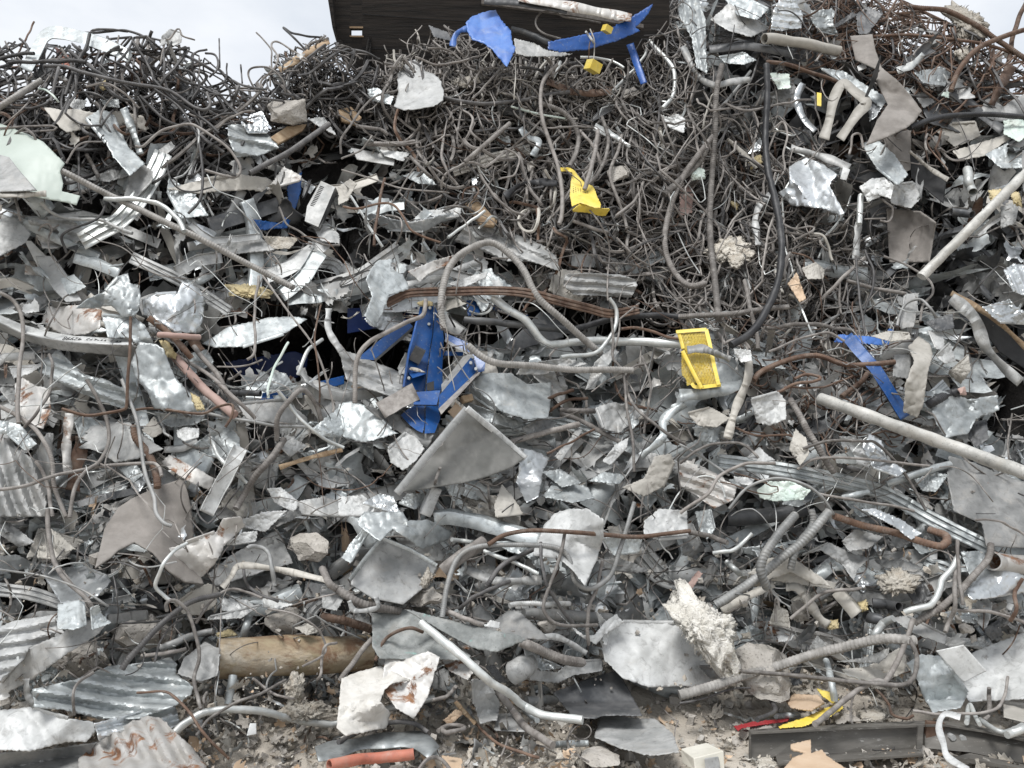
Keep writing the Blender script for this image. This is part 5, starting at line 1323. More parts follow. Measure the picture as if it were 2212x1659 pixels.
for i in range(7):
    for j in range(9):
        x, y = 530 + i * 66 + j * 5, 650 + i * 22 + j * 55
        if (abs(x - 820) < 60 and y < 790) or y > 1050 + .2 * (x - 530): continue
        g = pts_of(f'{x},{y}', 'p')[0]; dots.append(tube(np.array([P(g[0], g[1], .47), P(g[0], g[1], .478)]), .0032, 7))
V, F = join(dots); h_ = link_mesh('perforation', V, F, 'dark', yt, smooth=False); h_['kind'] = 'stuff'
dg = bpy.context.evaluated_depsgraph_get

# yellow blocks on a cord and on the blue panel
for lab, x, y, s_, lf in (('small yellow block hanging on a cord below the upswept blue panel', 1632, 432, .105, .86), ('small yellow block stuck on the edge of the upswept blue panel', 1722, 190, .07, .93)):
    g = pts_of(f'{x},{y}', 'b')[0]
    V, F = box(P(g[0], g[1], lf), (s_, s_ * .9, s_ * .75), rot(.35, .2, .6)); tag(link_mesh('yellow_block', V, F, 'yel', smooth=False), lab, 'block')

# dark plywood sheet with a lifting hole
wp = empty('plywood_sheet', Vector(PY(900, 150, 6.9))); tag(wp, 'large weathered plywood sheet, coloured dark as in shade, at the top of the heap with a square hole', 'plywood'); USED.add(wp['label'])
def ypl(v): return 6.96 - .0012 * (150 - v)
def pplate(name, txt, mat, thick, dy=0.0, label=None):
    A = np.array([PY(*[float(t) for t in tok.split(',')], ypl(float(tok.split(',')[1])) - dy) for tok in txt.split()]); n = len(A); B = A + np.array([0, thick, 0])
    F = [list(range(n)), [n + i for i in range(n)][::-1]] + [[i, n + i, n + (i + 1) % n, (i + 1) % n] for i in range(n)]
    o = link_mesh(name, np.vstack([A, B]), F, mat, wp, smooth=False)
    if label: o['label'] = label
pplate('panel_sheet', '708,-60 757,-60 757,60 757,78 757,128 746,124 738,87 727,84', 'ply', .05)
pplate('panel_sheet', '757,-60 782,-60 782,60 757,60', 'ply', .05); pplate('panel_sheet', '757,78 782,78 782,147 757,129', 'ply', .05)
pplate('panel_sheet', '782,-60 1446,-60 1446,190 1100,195 870,180 790,152 782,148 782,78 782,60', 'ply', .05)
pplate('end_board', '699,-60 712,-60 724,60 729,86 739,88 748,124 792,154 776,157 738,127 727,92 718,60', 'ply', .06, .07)
pplate('hole_rim', '755,57 784,57 784,60.5 755,60.5', 'wood', .01, .012, 'pale worn rim of the square hole'); pplate('hole_rim', '755,76.5 784,76.5 786,80 756,79.5', 'wood', .01, .012, 'pale worn rim of the square hole')
pplate('batten', '1040,-2 1080,4 1240,26 1390,52 1390,60 1240,34 1080,12 1040,8', 'rg', .03, .05)
pplate('plank_seam', '784,30 1050,48 1050,49.6 784,31.6', 'black', .004, .004); pplate('plank_seam', '784,104 1446,118 1446,119.6 784,105.6', 'black', .004, .004)

# long panel framed by raised rims
fp = grp('rimmed_sheet', 1000, 1000, .5, 'dented grey sheet panel with raised white rims lying across the middle of the heap', 'rimmed sheet')
r_ = np.random.default_rng(14)
V, F = sheet(pts_of('820,1000 1185,1315 1100,1375 950,1430 800,1470 600,1500 370,1535 560,1290', 'e'), .52, r_, .5, None, (.2, .15), .2, 2); link_mesh('panel_sheet', V, F, 'pgrey', fp, sharp=45, solid=.004)
V, F = strip(pts_of('360,1540,6 560,1290,8 815,990,10', 'e'), 16, 'L', .54, r_, .1); link_mesh('rim', V, F, 'white', fp, sharp=30, solid=.004)
V, F = strip(pts_of('812,985,10 1000,1140,0 1195,1312,-4', 'e'), 13, 'L', .55, r_, .1); link_mesh('rim', V, F, 'white', fp, sharp=30, solid=.004)

# steel beam with handwritten marking on its top flange
mb = grp('marked_beam', 130, 730, .3, 'curved steel beam with handwritten numbers upside down on its pale top flange', 'steel beam')
r_ = np.random.default_rng(21)
V, F = sheet(pts_of('-60,360,0 0,385,0 130,440,0 300,490,0 480,520,0 860,543,0 862,578,10 660,572,10 470,556,10 250,522,10 130,490,10 0,430,10 -60,405,10', 'd'), .30, r_, .12, None, (0, 0), .2, 1)
link_mesh('top_flange', V, F, 'white', mb, sharp=40, solid=.006)
V, F = sheet(pts_of('-60,407,10 0,432,10 130,492,10 250,524,10 470,558,10 660,574,10 862,580,10 935,610,4 900,662,0 700,640,4 400,610,4 200,560,4 0,480,4 -60,450,4', 'd'), .30, r_, .2, None, (0, -.3), .2, 1)
link_mesh('beam_web', V, F, 'dull', mb, sharp=40, solid=.006)
def lettering(txt, a, b, h, lift, mat, parent):
    ga, gb = pts_of(a, 'd')[0], pts_of(b, 'd')[0]
    A, B = Vector(P(ga[0], ga[1], lift)), Vector(P(gb[0], gb[1], lift))
    cu = bpy.data.curves.new('lettering', 'FONT'); cu.body = txt; cu.size = h; cu.extrude = .0008; cu.shear = .2
    cu.materials.append(MATS[mat]); o = bpy.data.objects.new('lettering', cu); C.objects.link(o)
    x = (B - A).normalized(); z = Vector((0, -.75, .66)); y = z.cross(x).normalized(); z = x.cross(y)
    from mathutils import Matrix
    M = Matrix((x, y, z)).transposed().to_4x4(); M.translation = A - parent.location
    o.parent = parent; o.matrix_local = M
    return o
lettering('W 7 W-295  42998', '800,550', '520,530', .042, .372, 'black', mb)

# vented grey box
vb = grp('vented_box', 690, 440, .3, 'small grey metal box with a row of vent slots beside the bent blue plate', 'vented box')
part('box_front', '1990,1335,2 2080,1172,2 2172,1212,2 2062,1470,2 1975,1432,2', 'a', .26, 'dull', vb, .05)
part('box_side', '2172,1212,2 2185,1235,-6 2072,1490,-6 2062,1470,2', 'a', .26, 'dark', vb, .02)
sl = []
for i in range(13):
    x, y = 2012 + i * 5.2, 1325 - i * 10.2
    sl.append(plate(pts_of(f'{x},{y},2.6 {x + 26},{y + 9},2.6 {x + 24},{y + 14},2.6 {x - 2},{y + 5},2.6', 'a'), .26, .003))
V, F = join(sl); link_mesh('vent_slot', V, F, 'black', vb, smooth=False)

# dark steel beam lying on the ground : two broken lengths
def gplate(name, txt, mat, parent, thick=.01):
    ox, oy, s_ = TILES['w']; A = []
    for tok in txt.split():
        x, y, d = [float(t) for t in tok.split(',')]; u, v = ox + x * s_, oy + y * s_
        A.append(PY(u, v, d))
    A = np.array(A); n = len(A); B = A + np.array([0, thick, 0])
    if name.endswith('flange'): B = A - np.array([0, 0, thick])
    F = [list(range(n)), [n + i for i in range(n)][::-1]] + [[i, n + i, n + (i + 1) % n, (i + 1) % n] for i in range(n)]
    return link_mesh(name, np.vstack([A, B]), F, mat, parent, smooth=False)
db = empty('steel_beam', Vector(PY(1800, 1630, 3.98))); tag(db, 'heavy dark grey steel beam lying on the dirt with scraped sides', 'steel beam', 'dark steel beams on the ground')
gplate('beam_web', '105,262,4.00 560,238,4.02 1000,215,4.05 1450,200,4.09 1445,385,4.06 800,425,4.0 300,445,3.97 112,490,3.96', 'beam', db, .012)
gplate('top_flange', '95,262,3.96 560,240,3.98 1450,204,4.05 1450,172,4.19 1000,188,4.17 600,212,4.13 92,240,4.11', 'beam', db)
gplate('bottom_flange', '300,440,3.97 800,420,4.0 1390,388,4.05 1440,430,3.90 1100,452,3.86 800,472,3.83 320,502,3.80', 'beam', db)
gplate('end_plate', '98,250,3.955 112,258,3.955 112,490,3.955 98,496,3.955', 'beam', db)
gplate('stiffener', '1400,215,4.02 1440,212,4.02 1430,385,4.0 1385,390,4.0', 'beam', db)
db2 = empty('steel_beam', Vector(PY(2120, 1630, 3.95))); tag(db2, 'end length of the dark steel beam bending down behind the white strap', 'steel beam', 'dark steel beams on the ground')
gplate('beam_web', '1452,204,4.09 1600,196,4.08 1900,245,4.05 2300,330,4.0 2300,520,3.9 1800,415,3.97 1452,382,4.03', 'beam', db2, .012)
gplate('top_flange', '1455,203,4.04 1600,200,4.03 1900,248,4.0 2300,335,3.95 2300,315,4.1 1900,222,4.15 1700,178,4.2 1560,166,4.21 1455,172,4.19', 'beam', db2)
gplate('bottom_flange', '1640,458,3.86 1800,420,3.96 2300,525,3.88 2300,560,3.78 1800,462,3.84', 'beam', db2)
for x, y in ((1655, 295), (1735, 303)):
    g = pts_of(f'{x},{y}', 'w')[0]; c = PY(*g[:2], 4.03); V, F = tube(np.array([c + [0, .05, 0], c + [0, -.015, 0]]), .016, 7); link_mesh('bolt', V, F, 'white', db2, smooth=False)
V, F = box(PY(1590.9 + 1520 * .2808, 1508.6 + 270 * .2808, 4.065), (.09, .02, .12), rot(0, .1, 0)); link_mesh('rust_scab', V, F, 'rust', db2, smooth=False)

# switch box
cx, cz = 1448.3, 1563.5
sb = empty('switch_box', Vector(PY(1528, 1645, 3.72))); tag(sb, 'cream electrical switch box with a round black socket lying on the dirt', 'switch box')
def xp(x, y, Y): return PY(cx + x * .08929, cz + y * .08929, Y)
def hexa(name, front, back, mat, parent):
    A = np.array(front + back); F = [[3, 2, 1, 0], [4, 5, 6, 7], [0, 1, 5, 4], [1, 2, 6, 5], [2, 3, 7, 6], [3, 0, 4, 7]]
    o = link_mesh(name, A, F, mat, parent, smooth=False)
    md = o.modifiers.new('edge', 'BEVEL'); md.width = .004; md.segments = 2
    return o
hexa('box_body', [xp(560, 830, 3.62), xp(1290, 650, 3.70), xp(1320, 1150, 3.66), xp(600, 1150, 3.60)], [xp(255, 600, 3.80), xp(870, 455, 3.90), xp(900, 900, 3.86), xp(270, 950, 3.76)], 'cream', sb)
pl_ = hexa('socket_plate', [xp(820, 830, 3.615), xp(1160, 790, 3.650), xp(1220, 1150, 3.63), xp(850, 1150, 3.60)], [xp(820, 830, 3.66), xp(1160, 790, 3.70), xp(1220, 1150, 3.68), xp(850, 1150, 3.65)], 'dull', sb)
ang = np.linspace(0, 2 * math.pi, 25)
ring = np.array([xp(1050 + 150 * math.cos(a), 990 + 150 * math.sin(a), 3.605 - .00004 * (1050 - 1050)) for a in ang]) + np.array([0, .018 * 0, 0])
V, F = tube(ring - np.array([0, .012, 0]), .010, 8); link_mesh('socket_ring', V, F, 'black', pl_)
V, F = tube(np.array([xp(1050, 1000, 3.63), xp(1050, 1000, 3.598)]), .028, 14); link_mesh('socket_core', V, F, 'dark', pl_)
hexa('label_tag', [xp(735, 735, 3.715), xp(915, 690, 3.73), xp(900, 672, 3.74), xp(750, 710, 3.725)], [xp(735, 725, 3.715), xp(915, 680, 3.73), xp(900, 662, 3.74), xp(750, 700, 3.725)], 'rose', sb)
# rivet on shiny sheet
g = pts_of('655,520', 'g')[0]; c = P(g[0], g[1], .36); V, F = tube(np.array([c, c + [0, -.02, .01]]), .017, 12); tag(link_mesh('bolt_head', V, F, 'pale'), 'round pale bolt head on the shiny torn sheet below the grey fabric flap', 'bolt')
# ---------------------------------------------------------------- the body of the heap
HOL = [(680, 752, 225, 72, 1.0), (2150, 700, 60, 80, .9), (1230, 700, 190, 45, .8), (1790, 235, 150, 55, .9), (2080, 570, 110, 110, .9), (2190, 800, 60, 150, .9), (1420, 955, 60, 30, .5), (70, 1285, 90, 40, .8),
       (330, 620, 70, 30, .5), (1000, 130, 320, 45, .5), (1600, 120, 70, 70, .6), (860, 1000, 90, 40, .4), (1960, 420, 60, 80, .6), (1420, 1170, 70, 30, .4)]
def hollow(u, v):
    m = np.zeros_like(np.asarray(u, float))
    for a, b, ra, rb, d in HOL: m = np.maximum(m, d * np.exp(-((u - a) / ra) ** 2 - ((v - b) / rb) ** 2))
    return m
SKY_U = [-500, 0, 130, 250, 330, 400, 470, 520, 560, 600, 700, 745, 850, 890, 1010, 1100, 1380, 1400, 1420, 1780, 1900, 2050, 2212, 2600]
SKY_V = [112, 106, 120, 98, 100, 120, 165, 212, 196, 138, 96, 122, 140, 100, 95, 140, 150, 20, -60, -60, 0, 70, 150, 220]
def ok_spot(u, v, rng, keep=.15):
    o = v > np.interp(u, SKY_U, SKY_V)
    return o & ((hollow(u, v) < .38) | (rng.uniform(size=np.shape(u)) < keep * .45))

def core():
    us = np.linspace(-700, 2900, 90)
    vt = np.interp(us, [-700, 0, 300, 450, 560, 640, 720, 790, 835, 1700, 1800, 1900, 2050, 2212, 2900], [225, 225, 245, 275, 310, 280, 255, 175, -140, -140, -60, 130, 200, 285, 380])
    s, t = ray(us, vt); Y = (foot(s) + SLOPE * EYE + .5) / (1 - SLOPE * t); xs_, zs_ = s * Y, EYE + t * Y
    X = np.arange(-9, 9.01, .07); top = np.interp(X, xs_, zs_); nz = 84
    V = []; 
    hp = [(P(a, b, 0), ra * kpx(a, b), rb * kpx(a, b), d) for a, b, ra, rb, d in HOL]
    for x, zt in zip(X, top):
        for i in range(nz):
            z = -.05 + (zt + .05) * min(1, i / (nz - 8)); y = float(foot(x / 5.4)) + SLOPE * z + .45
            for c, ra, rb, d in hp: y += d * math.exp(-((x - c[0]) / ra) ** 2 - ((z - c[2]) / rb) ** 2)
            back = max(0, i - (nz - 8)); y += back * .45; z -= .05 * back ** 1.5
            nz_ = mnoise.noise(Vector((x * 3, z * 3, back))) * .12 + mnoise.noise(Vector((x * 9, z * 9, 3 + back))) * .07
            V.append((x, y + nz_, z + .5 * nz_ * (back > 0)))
    n = len(X); i = np.arange(n - 1)[:, None] * nz; j = np.arange(nz - 1)[None]
    F = np.stack([i + j, i + nz + j, i + nz + j + 1, i + j + 1], -1).reshape(-1, 4).tolist()
    o = link_mesh('scrap_heap', V, F, 'core', smooth=True); tag(o, 'packed scrap backing at the heart of the heap, painted near black as gap shade', 'scrap heap', kind='stuff')
core()

class Mass:
    """Gathers many small pieces into one mesh with several materials."""
    def __init__(s): s.V, s.F, s.M, s.R, s.b, s.mats = [], [], [], [], 0, []
    def add(s, V, F, mat, r):
        if mat not in s.mats: s.mats.append(mat)
        F = np.asarray(F); s.V.append(V); s.F.append(F + s.b); s.M.append(np.full(len(F), s.mats.index(mat))); s.R.append(np.full(len(V), r)); s.b += len(V)
    def build(s, name, label, cat):
        V = np.vstack(s.V); F = np.vstack(s.F); me = bpy.data.meshes.new(name)
        me.vertices.add(len(V)); me.vertices.foreach_set('co', V.ravel()); me.loops.add(F.size); me.loops.foreach_set('vertex_index', F.ravel().astype(np.int32))
        me.polygons.add(len(F)); me.polygons.foreach_set('loop_start', np.arange(0, F.size, 4, dtype=np.int32)); me.polygons.foreach_set('loop_total', np.full(len(F), 4, dtype=np.int32))
        me.polygons.foreach_set('material_index', np.concatenate(s.M).astype(np.int32)); me.polygons.foreach_set('use_smooth', np.ones(len(F), bool))
        me.update(); me.validate()
        a = me.attributes.new('rnd', 'FLOAT', 'POINT'); a.data.foreach_set('value', np.concatenate(s.R))
        for m in s.mats: me.materials.append(MATS[m])
        me.set_sharp_from_angle(angle=math.radians(35))
        o = bpy.data.objects.new(name, me); C.objects.link(o); return tag(o, label, cat, kind='stuff')

def quads_tube(W, R, sides):
    n = len(W); T, N, B = frames(W); th = np.arange(sides) * 2 * math.pi / sides
    V = (W[:, None] + R * (np.cos(th)[None, :, None] * N[:, None] + np.sin(th)[None, :, None] * B[:, None])).reshape(-1, 3)
    i = np.arange(n - 1)[:, None] * sides; j = np.arange(sides)[None]; j2 = (j + 1) % sides
    return V, np.stack([i + j, i + j2, i + sides + j2, i + sides + j], -1).reshape(-1, 4)

def wire_path(rng, u, v, L, curl, head=None, lift=0.0, kinks=0):
    st = 5.0; n = max(5, int(L / st)); h = rng.uniform(0, 2 * math.pi) if head is None else head + rng.normal() * .5
    c = rng.normal() * curl; k = np.zeros(n)
    for i in range(n):
        c += rng.normal() * curl * .35; c *= .93; k[i] = c
        if rng.uniform() < kinks: k[i] += rng.normal() * .7
    a = h + np.cumsum(k); x = u + np.cumsum(np.cos(a)) * st; y = v + np.cumsum(np.sin(a)) * st
    x -= x.mean() - u; y -= y.mean() - v
    s = np.linspace(0, 1, n); l = lift + .10 * np.sin(s * rng.uniform(2, 9) + rng.uniform(0, 6)) + .05 * np.sin(s * rng.uniform(6, 20))
    return np.stack([x, y, l], 1)

def pip(pts, u, v): return inside(u, v, [tuple(map(float, t.split(','))) for t in pts.split()])
ZONES = [  # region, count, material weights, diameter, length, lift, curl, preferred headings
    ('-300,100 0,96 130,112 330,95 480,175 560,200 720,110 745,150 800,260 560,330 420,440 0,330 -300,330', 560, (('rd', .75), ('rg', .17), ('rust', .08)), (4.5, 10), (90, 330), (-.40, .22), .07, (.45, 2.8)),
    ('590,150 690,92 740,100 760,160 860,170 870,260 700,260 600,230', 340, (('rd', .5), ('rg', .5)), (3, 6), (50, 160), (-.3, .1), .16, None),
    ('840,150 1430,150 1500,290 1740,330 1850,520 1800,700 1450,690 1200,610 1000,480 860,330', 1450, (('rg', .68), ('rd', .15), ('rust', .07), ('beige', .04), ('pale', .06)), (2.2, 10), (60, 330), (-.45, .22), .105, (1.57, 1.2)),
    ('860,150 1430,130 1430,260 900,260', 330, (('rg', .9), ('beige', .1)), (3.2, 6), (50, 150), (-.2, .2), .22, None),
    ('850,95 1010,85 1110,130 1110,190 850,190', 190, (('rg', .85), ('beige', .1), ('rd', .05)), (3, 5.5), (50, 150), (-.1, .25), .22, None),
    ('1290,190 1720,210 1760,600 1290,620', 120, (('rg', .7), ('rd', .25), ('pale', .05)), (2, 6.5), (200, 480), (.08, .40), .04, (1.57, 1.35)),
    ('1350,-20 1450,-40 1480,200 1370,200', 170, (('rg', .5), ('rd', .5)), (2.5, 5), (60, 220), (-.1, .35), .12, (1.57, 1.3)),
    ('1740,-60 2300,-60 2300,190 2100,260 1950,210 1800,100', 270, (('rust', .80), ('rd', .2)), (2, 8), (120, 480), (-.6, .25), .06, (.2, 2.9)),
    ('1600,700 1950,700 1950,960 1600,960', 170, (('rust', .6), ('rg', .4)), (3.5, 6), (60, 200), (-.2, .3), .14, None),
    ('-350,300 2600,300 2600,1560 -350,1560', 1500, (('rg', .62), ('rd', .2), ('pale', .08), ('rust', .06), ('dull', .04)), (2.2, 7), (50, 240), (-.35, .26), .10, None),
    ('-350,1300 1300,1300 1300,1660 -350,1660', 260, (('rg', .8), ('rust', .12), ('pale', .08)), (2.5, 6), (40, 150), (.0, .40), .12, None),
    ('-300,560 2600,560 2600,1440 -300,1440', 420, (('rg', .6), ('pale', .12), ('rd', .16), ('rust', .06), ('dull', .06)), (1.6, 4.5), (90, 420), (.12, .46), .05, None),
    ('1440,0 2000,0 2212,600 1900,700 1500,300', 170, (('rg', .5), ('rd', .4), ('pale', .1)), (2, 5), (60, 220), (-.2, .3), .12, None)]
def pick(rng, w):
    r = rng.uniform() * sum(x[1] for x in w)
    for m, p in w:
        r -= p
        if r <= 0: return m
    return w[-1][0]
def spot(rng, pts):
    pa = np.array([tuple(map(float, t.split(','))) for t in pts.split()])
    for _ in range(400):
        u = rng.uniform(pa[:, 0].min(), pa[:, 0].max()); v = rng.uniform(pa[:, 1].min(), pa[:, 1].max())
        if pip(pts, np.array([u]), np.array([v]))[0] and bool(ok_spot(u, v, rng)): return u, v
    return None
def wires():
    rng = np.random.default_rng(77); M = Mass(); singles = []
    for zi, (pts, n, mats, dia, ln, lf, curl, heads) in enumerate(ZONES):
        for i in range(n):
            q = spot(rng, pts)
            if q is None: continue
            L = rng.uniform(*ln); d = dia[0] + (dia[1] - dia[0]) * rng.uniform() ** 1.8; lift = rng.uniform(*lf)
            w = wire_path(rng, q[0], q[1], L, curl * rng.uniform(.3, 1.5), None if heads is None or rng.uniform() < .4 else heads[int(rng.integers(len(heads)))], lift, .08)
            top = np.interp(w[:, 0], SKY_U, SKY_V) - (45 if zi == 4 else 22)
            w = w[w[:, 1] > top]
            if len(w) < 5: continue
            m = pick(rng, mats); R = d * .40 * kpx(*q)
            W = P(w[:, 0], w[:, 1], w[:, 2]); W[:, 2] = np.maximum(W[:, 2], .012)
            V, F = quads_tube(W, R, 5); M.add(V, F, m, rng.uniform())
    M.build('wire_tangle', 'dense tangle of thin wires and bars running all through the heap', 'wire tangle')
wires()

def scrap_piece(rng, kind, size):
    """One torn offcut about `size` metres across, in its own frame (quads only)."""
    if kind == 'strip':
        nx, ny = int(rng.integers(10, 20)), 4; L, W = size * rng.uniform(1.8, 4.2), size * rng.uniform(.14, .36)
    elif kind == 'angle':
        nx, ny = 8, 5; L, W = size * rng.uniform(1.2, 2.6), size * rng.uniform(.3, .5)
    else:
        nx, ny = 11, 10; L, W = size * rng.uniform(.9, 1.5), size * rng.uniform(.6, 1.1)
    x, y = np.meshgrid(np.linspace(-.5, .5, nx), np.linspace(-.5, .5, ny), indexing='ij')
    ex = 1 + .22 * np.sin(y * rng.uniform(4, 14) + rng.uniform(0, 6)) + rng.normal(size=(1, ny)) * .07
    ey = 1 + .22 * np.sin(x * rng.uniform(4, 14) + rng.uniform(0, 6)) + rng.normal(size=(nx, 1)) * (.10 if kind == 'torn' else .03)
    X, Y = x * L * ex, y * W * ey; Z = np.zeros_like(X)
    if kind == 'torn':
        c = crumple(X.ravel(), Y.ravel(), size, rng, 3).reshape(X.shape); Z += (c - c.mean()) * size * rng.uniform(.12, .34)
    elif kind == 'angle':
        Z += np.where(y > .1, (y - .1) * W * rng.choice([-1, 1]) * 1.4, 0) + .01 * size * rng.normal(size=X.shape); Y = np.where(y > .1, .1 * W + (Y - .1 * W) * .25, Y)
        Z += size * .25 * tri(x * rng.uniform(.5, 1.2) + rng.uniform())
    else:
        Z += size * .35 * (tri(x * rng.uniform(.8, 2) + rng.uniform()) - .5) + size * .1 * np.sin(x * 9 + y * 3) + rng.normal(size=X.shape) * size * .015
    if rng.uniform() < .5:                                         # rolled round its length
        r = size * rng.uniform(.35, 1.2); a = X / r; X, Z = np.sin(a) * (r + Z), Z * np.cos(a) + r * (1 - np.cos(a))
    V = np.stack([X, Y, Z], -1).reshape(-1, 3); i = np.arange(nx - 1)[:, None] * ny; j = np.arange(ny - 1)[None]
    return V - V.mean(0), np.stack([i + j, i + ny + j, i + ny + j + 1, i + j + 1], -1).reshape(-1, 4)

SCRAP_MATS = (('galv', .26), ('dull', .36), ('white', .05), ('beige', .12), ('dark', .07), ('shiny', .06), ('rustg', .04), ('rust', .02), ('card', .01), ('rg', .01))
TANGLE = ZONES[2][0]; TL = ZONES[0][0]
def scraps():
    rng = np.random.default_rng(99); M = Mass(); n1 = 0
    PROT = [(k, scrap_piece(rng, k, 1.0)) for k in ['torn'] * 26 + ['strip'] * 18 + ['angle'] * 10]
    total = 0; base = 0
    for i in range(150):                                           # larger dark and dull sheets hanging high on that side
        u, v = rng.uniform(1420, 2300), rng.uniform(40, 660)
        if u < 1740 and v > 260: continue
        if v < np.interp(u, SKY_U, SKY_V) + 70: continue
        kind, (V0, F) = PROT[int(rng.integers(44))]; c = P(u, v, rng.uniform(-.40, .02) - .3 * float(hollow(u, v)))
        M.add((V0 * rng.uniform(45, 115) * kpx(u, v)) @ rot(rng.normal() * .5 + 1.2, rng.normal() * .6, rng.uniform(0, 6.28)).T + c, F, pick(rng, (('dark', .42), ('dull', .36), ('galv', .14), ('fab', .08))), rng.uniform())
    for i in range(330):                                           # crushed sheets coloured dark for shade at the back of the right-hand hollows
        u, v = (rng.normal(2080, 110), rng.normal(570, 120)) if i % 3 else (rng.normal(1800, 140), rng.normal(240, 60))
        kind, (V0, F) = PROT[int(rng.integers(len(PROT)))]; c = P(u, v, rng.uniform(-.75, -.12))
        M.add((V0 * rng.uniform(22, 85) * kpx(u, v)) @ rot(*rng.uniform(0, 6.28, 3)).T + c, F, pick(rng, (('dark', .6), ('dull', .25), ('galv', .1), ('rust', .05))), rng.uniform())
    while base < 2600:                                             # the deep packing; darker colours stand in for shade, darkest in the hollows
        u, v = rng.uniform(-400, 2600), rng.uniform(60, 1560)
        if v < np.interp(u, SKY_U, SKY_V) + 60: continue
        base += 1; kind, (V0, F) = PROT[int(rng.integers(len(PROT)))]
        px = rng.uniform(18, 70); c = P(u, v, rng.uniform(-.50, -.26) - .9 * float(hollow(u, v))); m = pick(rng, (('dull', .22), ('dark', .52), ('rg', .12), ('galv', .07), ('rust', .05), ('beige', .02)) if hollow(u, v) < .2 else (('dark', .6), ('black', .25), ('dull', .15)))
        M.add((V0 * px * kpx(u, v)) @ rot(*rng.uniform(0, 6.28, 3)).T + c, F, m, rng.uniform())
    while total < 4700:
        u, v = rng.uniform(-350, 2560), rng.uniform(-40, 1640) if rng.uniform() < .6 else rng.uniform(900, 1640)
        if not bool(ok_spot(u, v, rng, .10)): continue
        a = np.array([u]); b = np.array([v]); px0 = float(np.clip(rng.lognormal(3.22, .55), 10, 84))
        if (pip(TANGLE, a, b)[0] or pip(TL, a, b)[0]) and rng.uniform() < (.70 if px0 < 22 else .84): continue
        if u > 1200 and v > 1490 + 20 * math.sin(u / 60): continue
        if v < 185 and 700 < u < 1400: continue
        if u > 1750 and v < 210 and rng.uniform() < .7: continue
        total += 1
        kind, (V0, F) = PROT[int(rng.integers(len(PROT)))]
        px = px0
        lift = rng.uniform(-.36, .14) if px > 26 else rng.uniform(-.30, .30)
        if total % 42 == 0: px, lift = rng.uniform(28, 62), rng.uniform(.10, .24)
        k = kpx(u, v); size = px * k
        R = rot(rng.uniform(.1, 1.25) + (math.pi if rng.uniform() < .5 else 0), rng.normal() * .55, rng.uniform(0, 6.28)) if rng.uniform() < .75 else rot(*rng.uniform(0, 6.28, 3))
        R = rot(rng.normal() * .5 + .85, rng.normal() * .45, 0) @ rot(0, 0, rng.uniform(0, 6.28)) if rng.uniform() < .8 else rot(*rng.uniform(0, 6.28, 3))
        c = P(u, v, lift); mats = SCRAP_MATS if v > 640 else (('galv', .27), ('dull', .3), ('dark', .18), ('shiny', .08), ('white', .08), ('beige', .09)) if v > 250 else (('galv', .3), ('dull', .3), ('dark', .2), ('shiny', .1), ('white', .1))
        m = pick(rng, mats); W = (V0 * size) @ R.T + c
        if total % 42 == 0 and -20 < u < 2230:
            o = link_mesh('metal_scrap', W, F.tolist(), m, sharp=32, solid=.003)
            lk = f"{'small' if px < 40 else 'medium-sized'} {COL.get(m, m)} " + {'torn': 'torn scrap', 'strip': 'curled strip', 'angle': 'folded offcut'}[kind]
            tag(o, auto_label(lk, u, v, ('bent', 'crumpled')), 'metal scrap', 'small metal scraps in the heap')
            continue
        M.add(W, F, m, rng.uniform())
    # long bent strips and sections, and broad torn sheets, lying in layers down the face
    def clear(q): return all(float(hollow(x, y)) < .25 for x, y in q)
    made = 0; tries = 0
    while made < 520 and tries < 6000:
        tries += 1
        u, v = rng.uniform(-250, 2460), rng.uniform(240, 1560) if rng.uniform() < .5 else rng.uniform(560, 1560)
        a, b = np.array([u]), np.array([v])
        if not bool(ok_spot(u, v, rng, 0.0)) or ((pip(TANGLE, a, b)[0] or pip(TL, a, b)[0]) and rng.uniform() < .9) or (u > 1200 and v > 1480): continue
        made += 1; L = rng.uniform(70, 250); h = rng.normal() * .5 + .12; n = int(rng.integers(2, 5)); q = [np.array([u, v]) - .5 * L * np.array([math.cos(h), math.sin(h)])]
        for k in range(n):
            h += rng.normal() * .38; q.append(q[-1] + L / n * np.array([math.cos(h), math.sin(h)]))
        if not clear(q): continue
        prof = ('F', 'L', 'U', 'R', 'V', 'L')[int(rng.integers(6))]; wd = rng.uniform(9, 40) if prof != 'R' else rng.uniform(22, 52)
        own = made % 4 == 0 and -10 < u < 2220; lift = rng.uniform(.06, .20) if own else rng.uniform(-.22, .13)
        m = pick(rng, (('galv', .34), ('dull', .30), ('white', .12), ('beige', .12), ('shiny', .05), ('dark', .04), ('rustg', .03)))
        V, F = strip([(x, y, 0.0) for x, y in q], wd, prof, lift, rng)
        if own:
            o = link_mesh('metal_strip', V, F, m, sharp=32, solid=.004); qa = np.array([(x, y, 0) for x, y in q]); lk, ex = rod_look('metal_strip', m, 9, qa)
            lk = lk.replace('medium ', {'F': 'flat ', 'L': 'angled ', 'U': 'channelled ', 'R': 'ribbed ', 'V': 'trough-shaped '}[prof], 1); finish(o, 'metal_strip', '', u, v, lk, ex)
        else: M.add(V, F, m, rng.uniform())
    made = 0; tries = 0
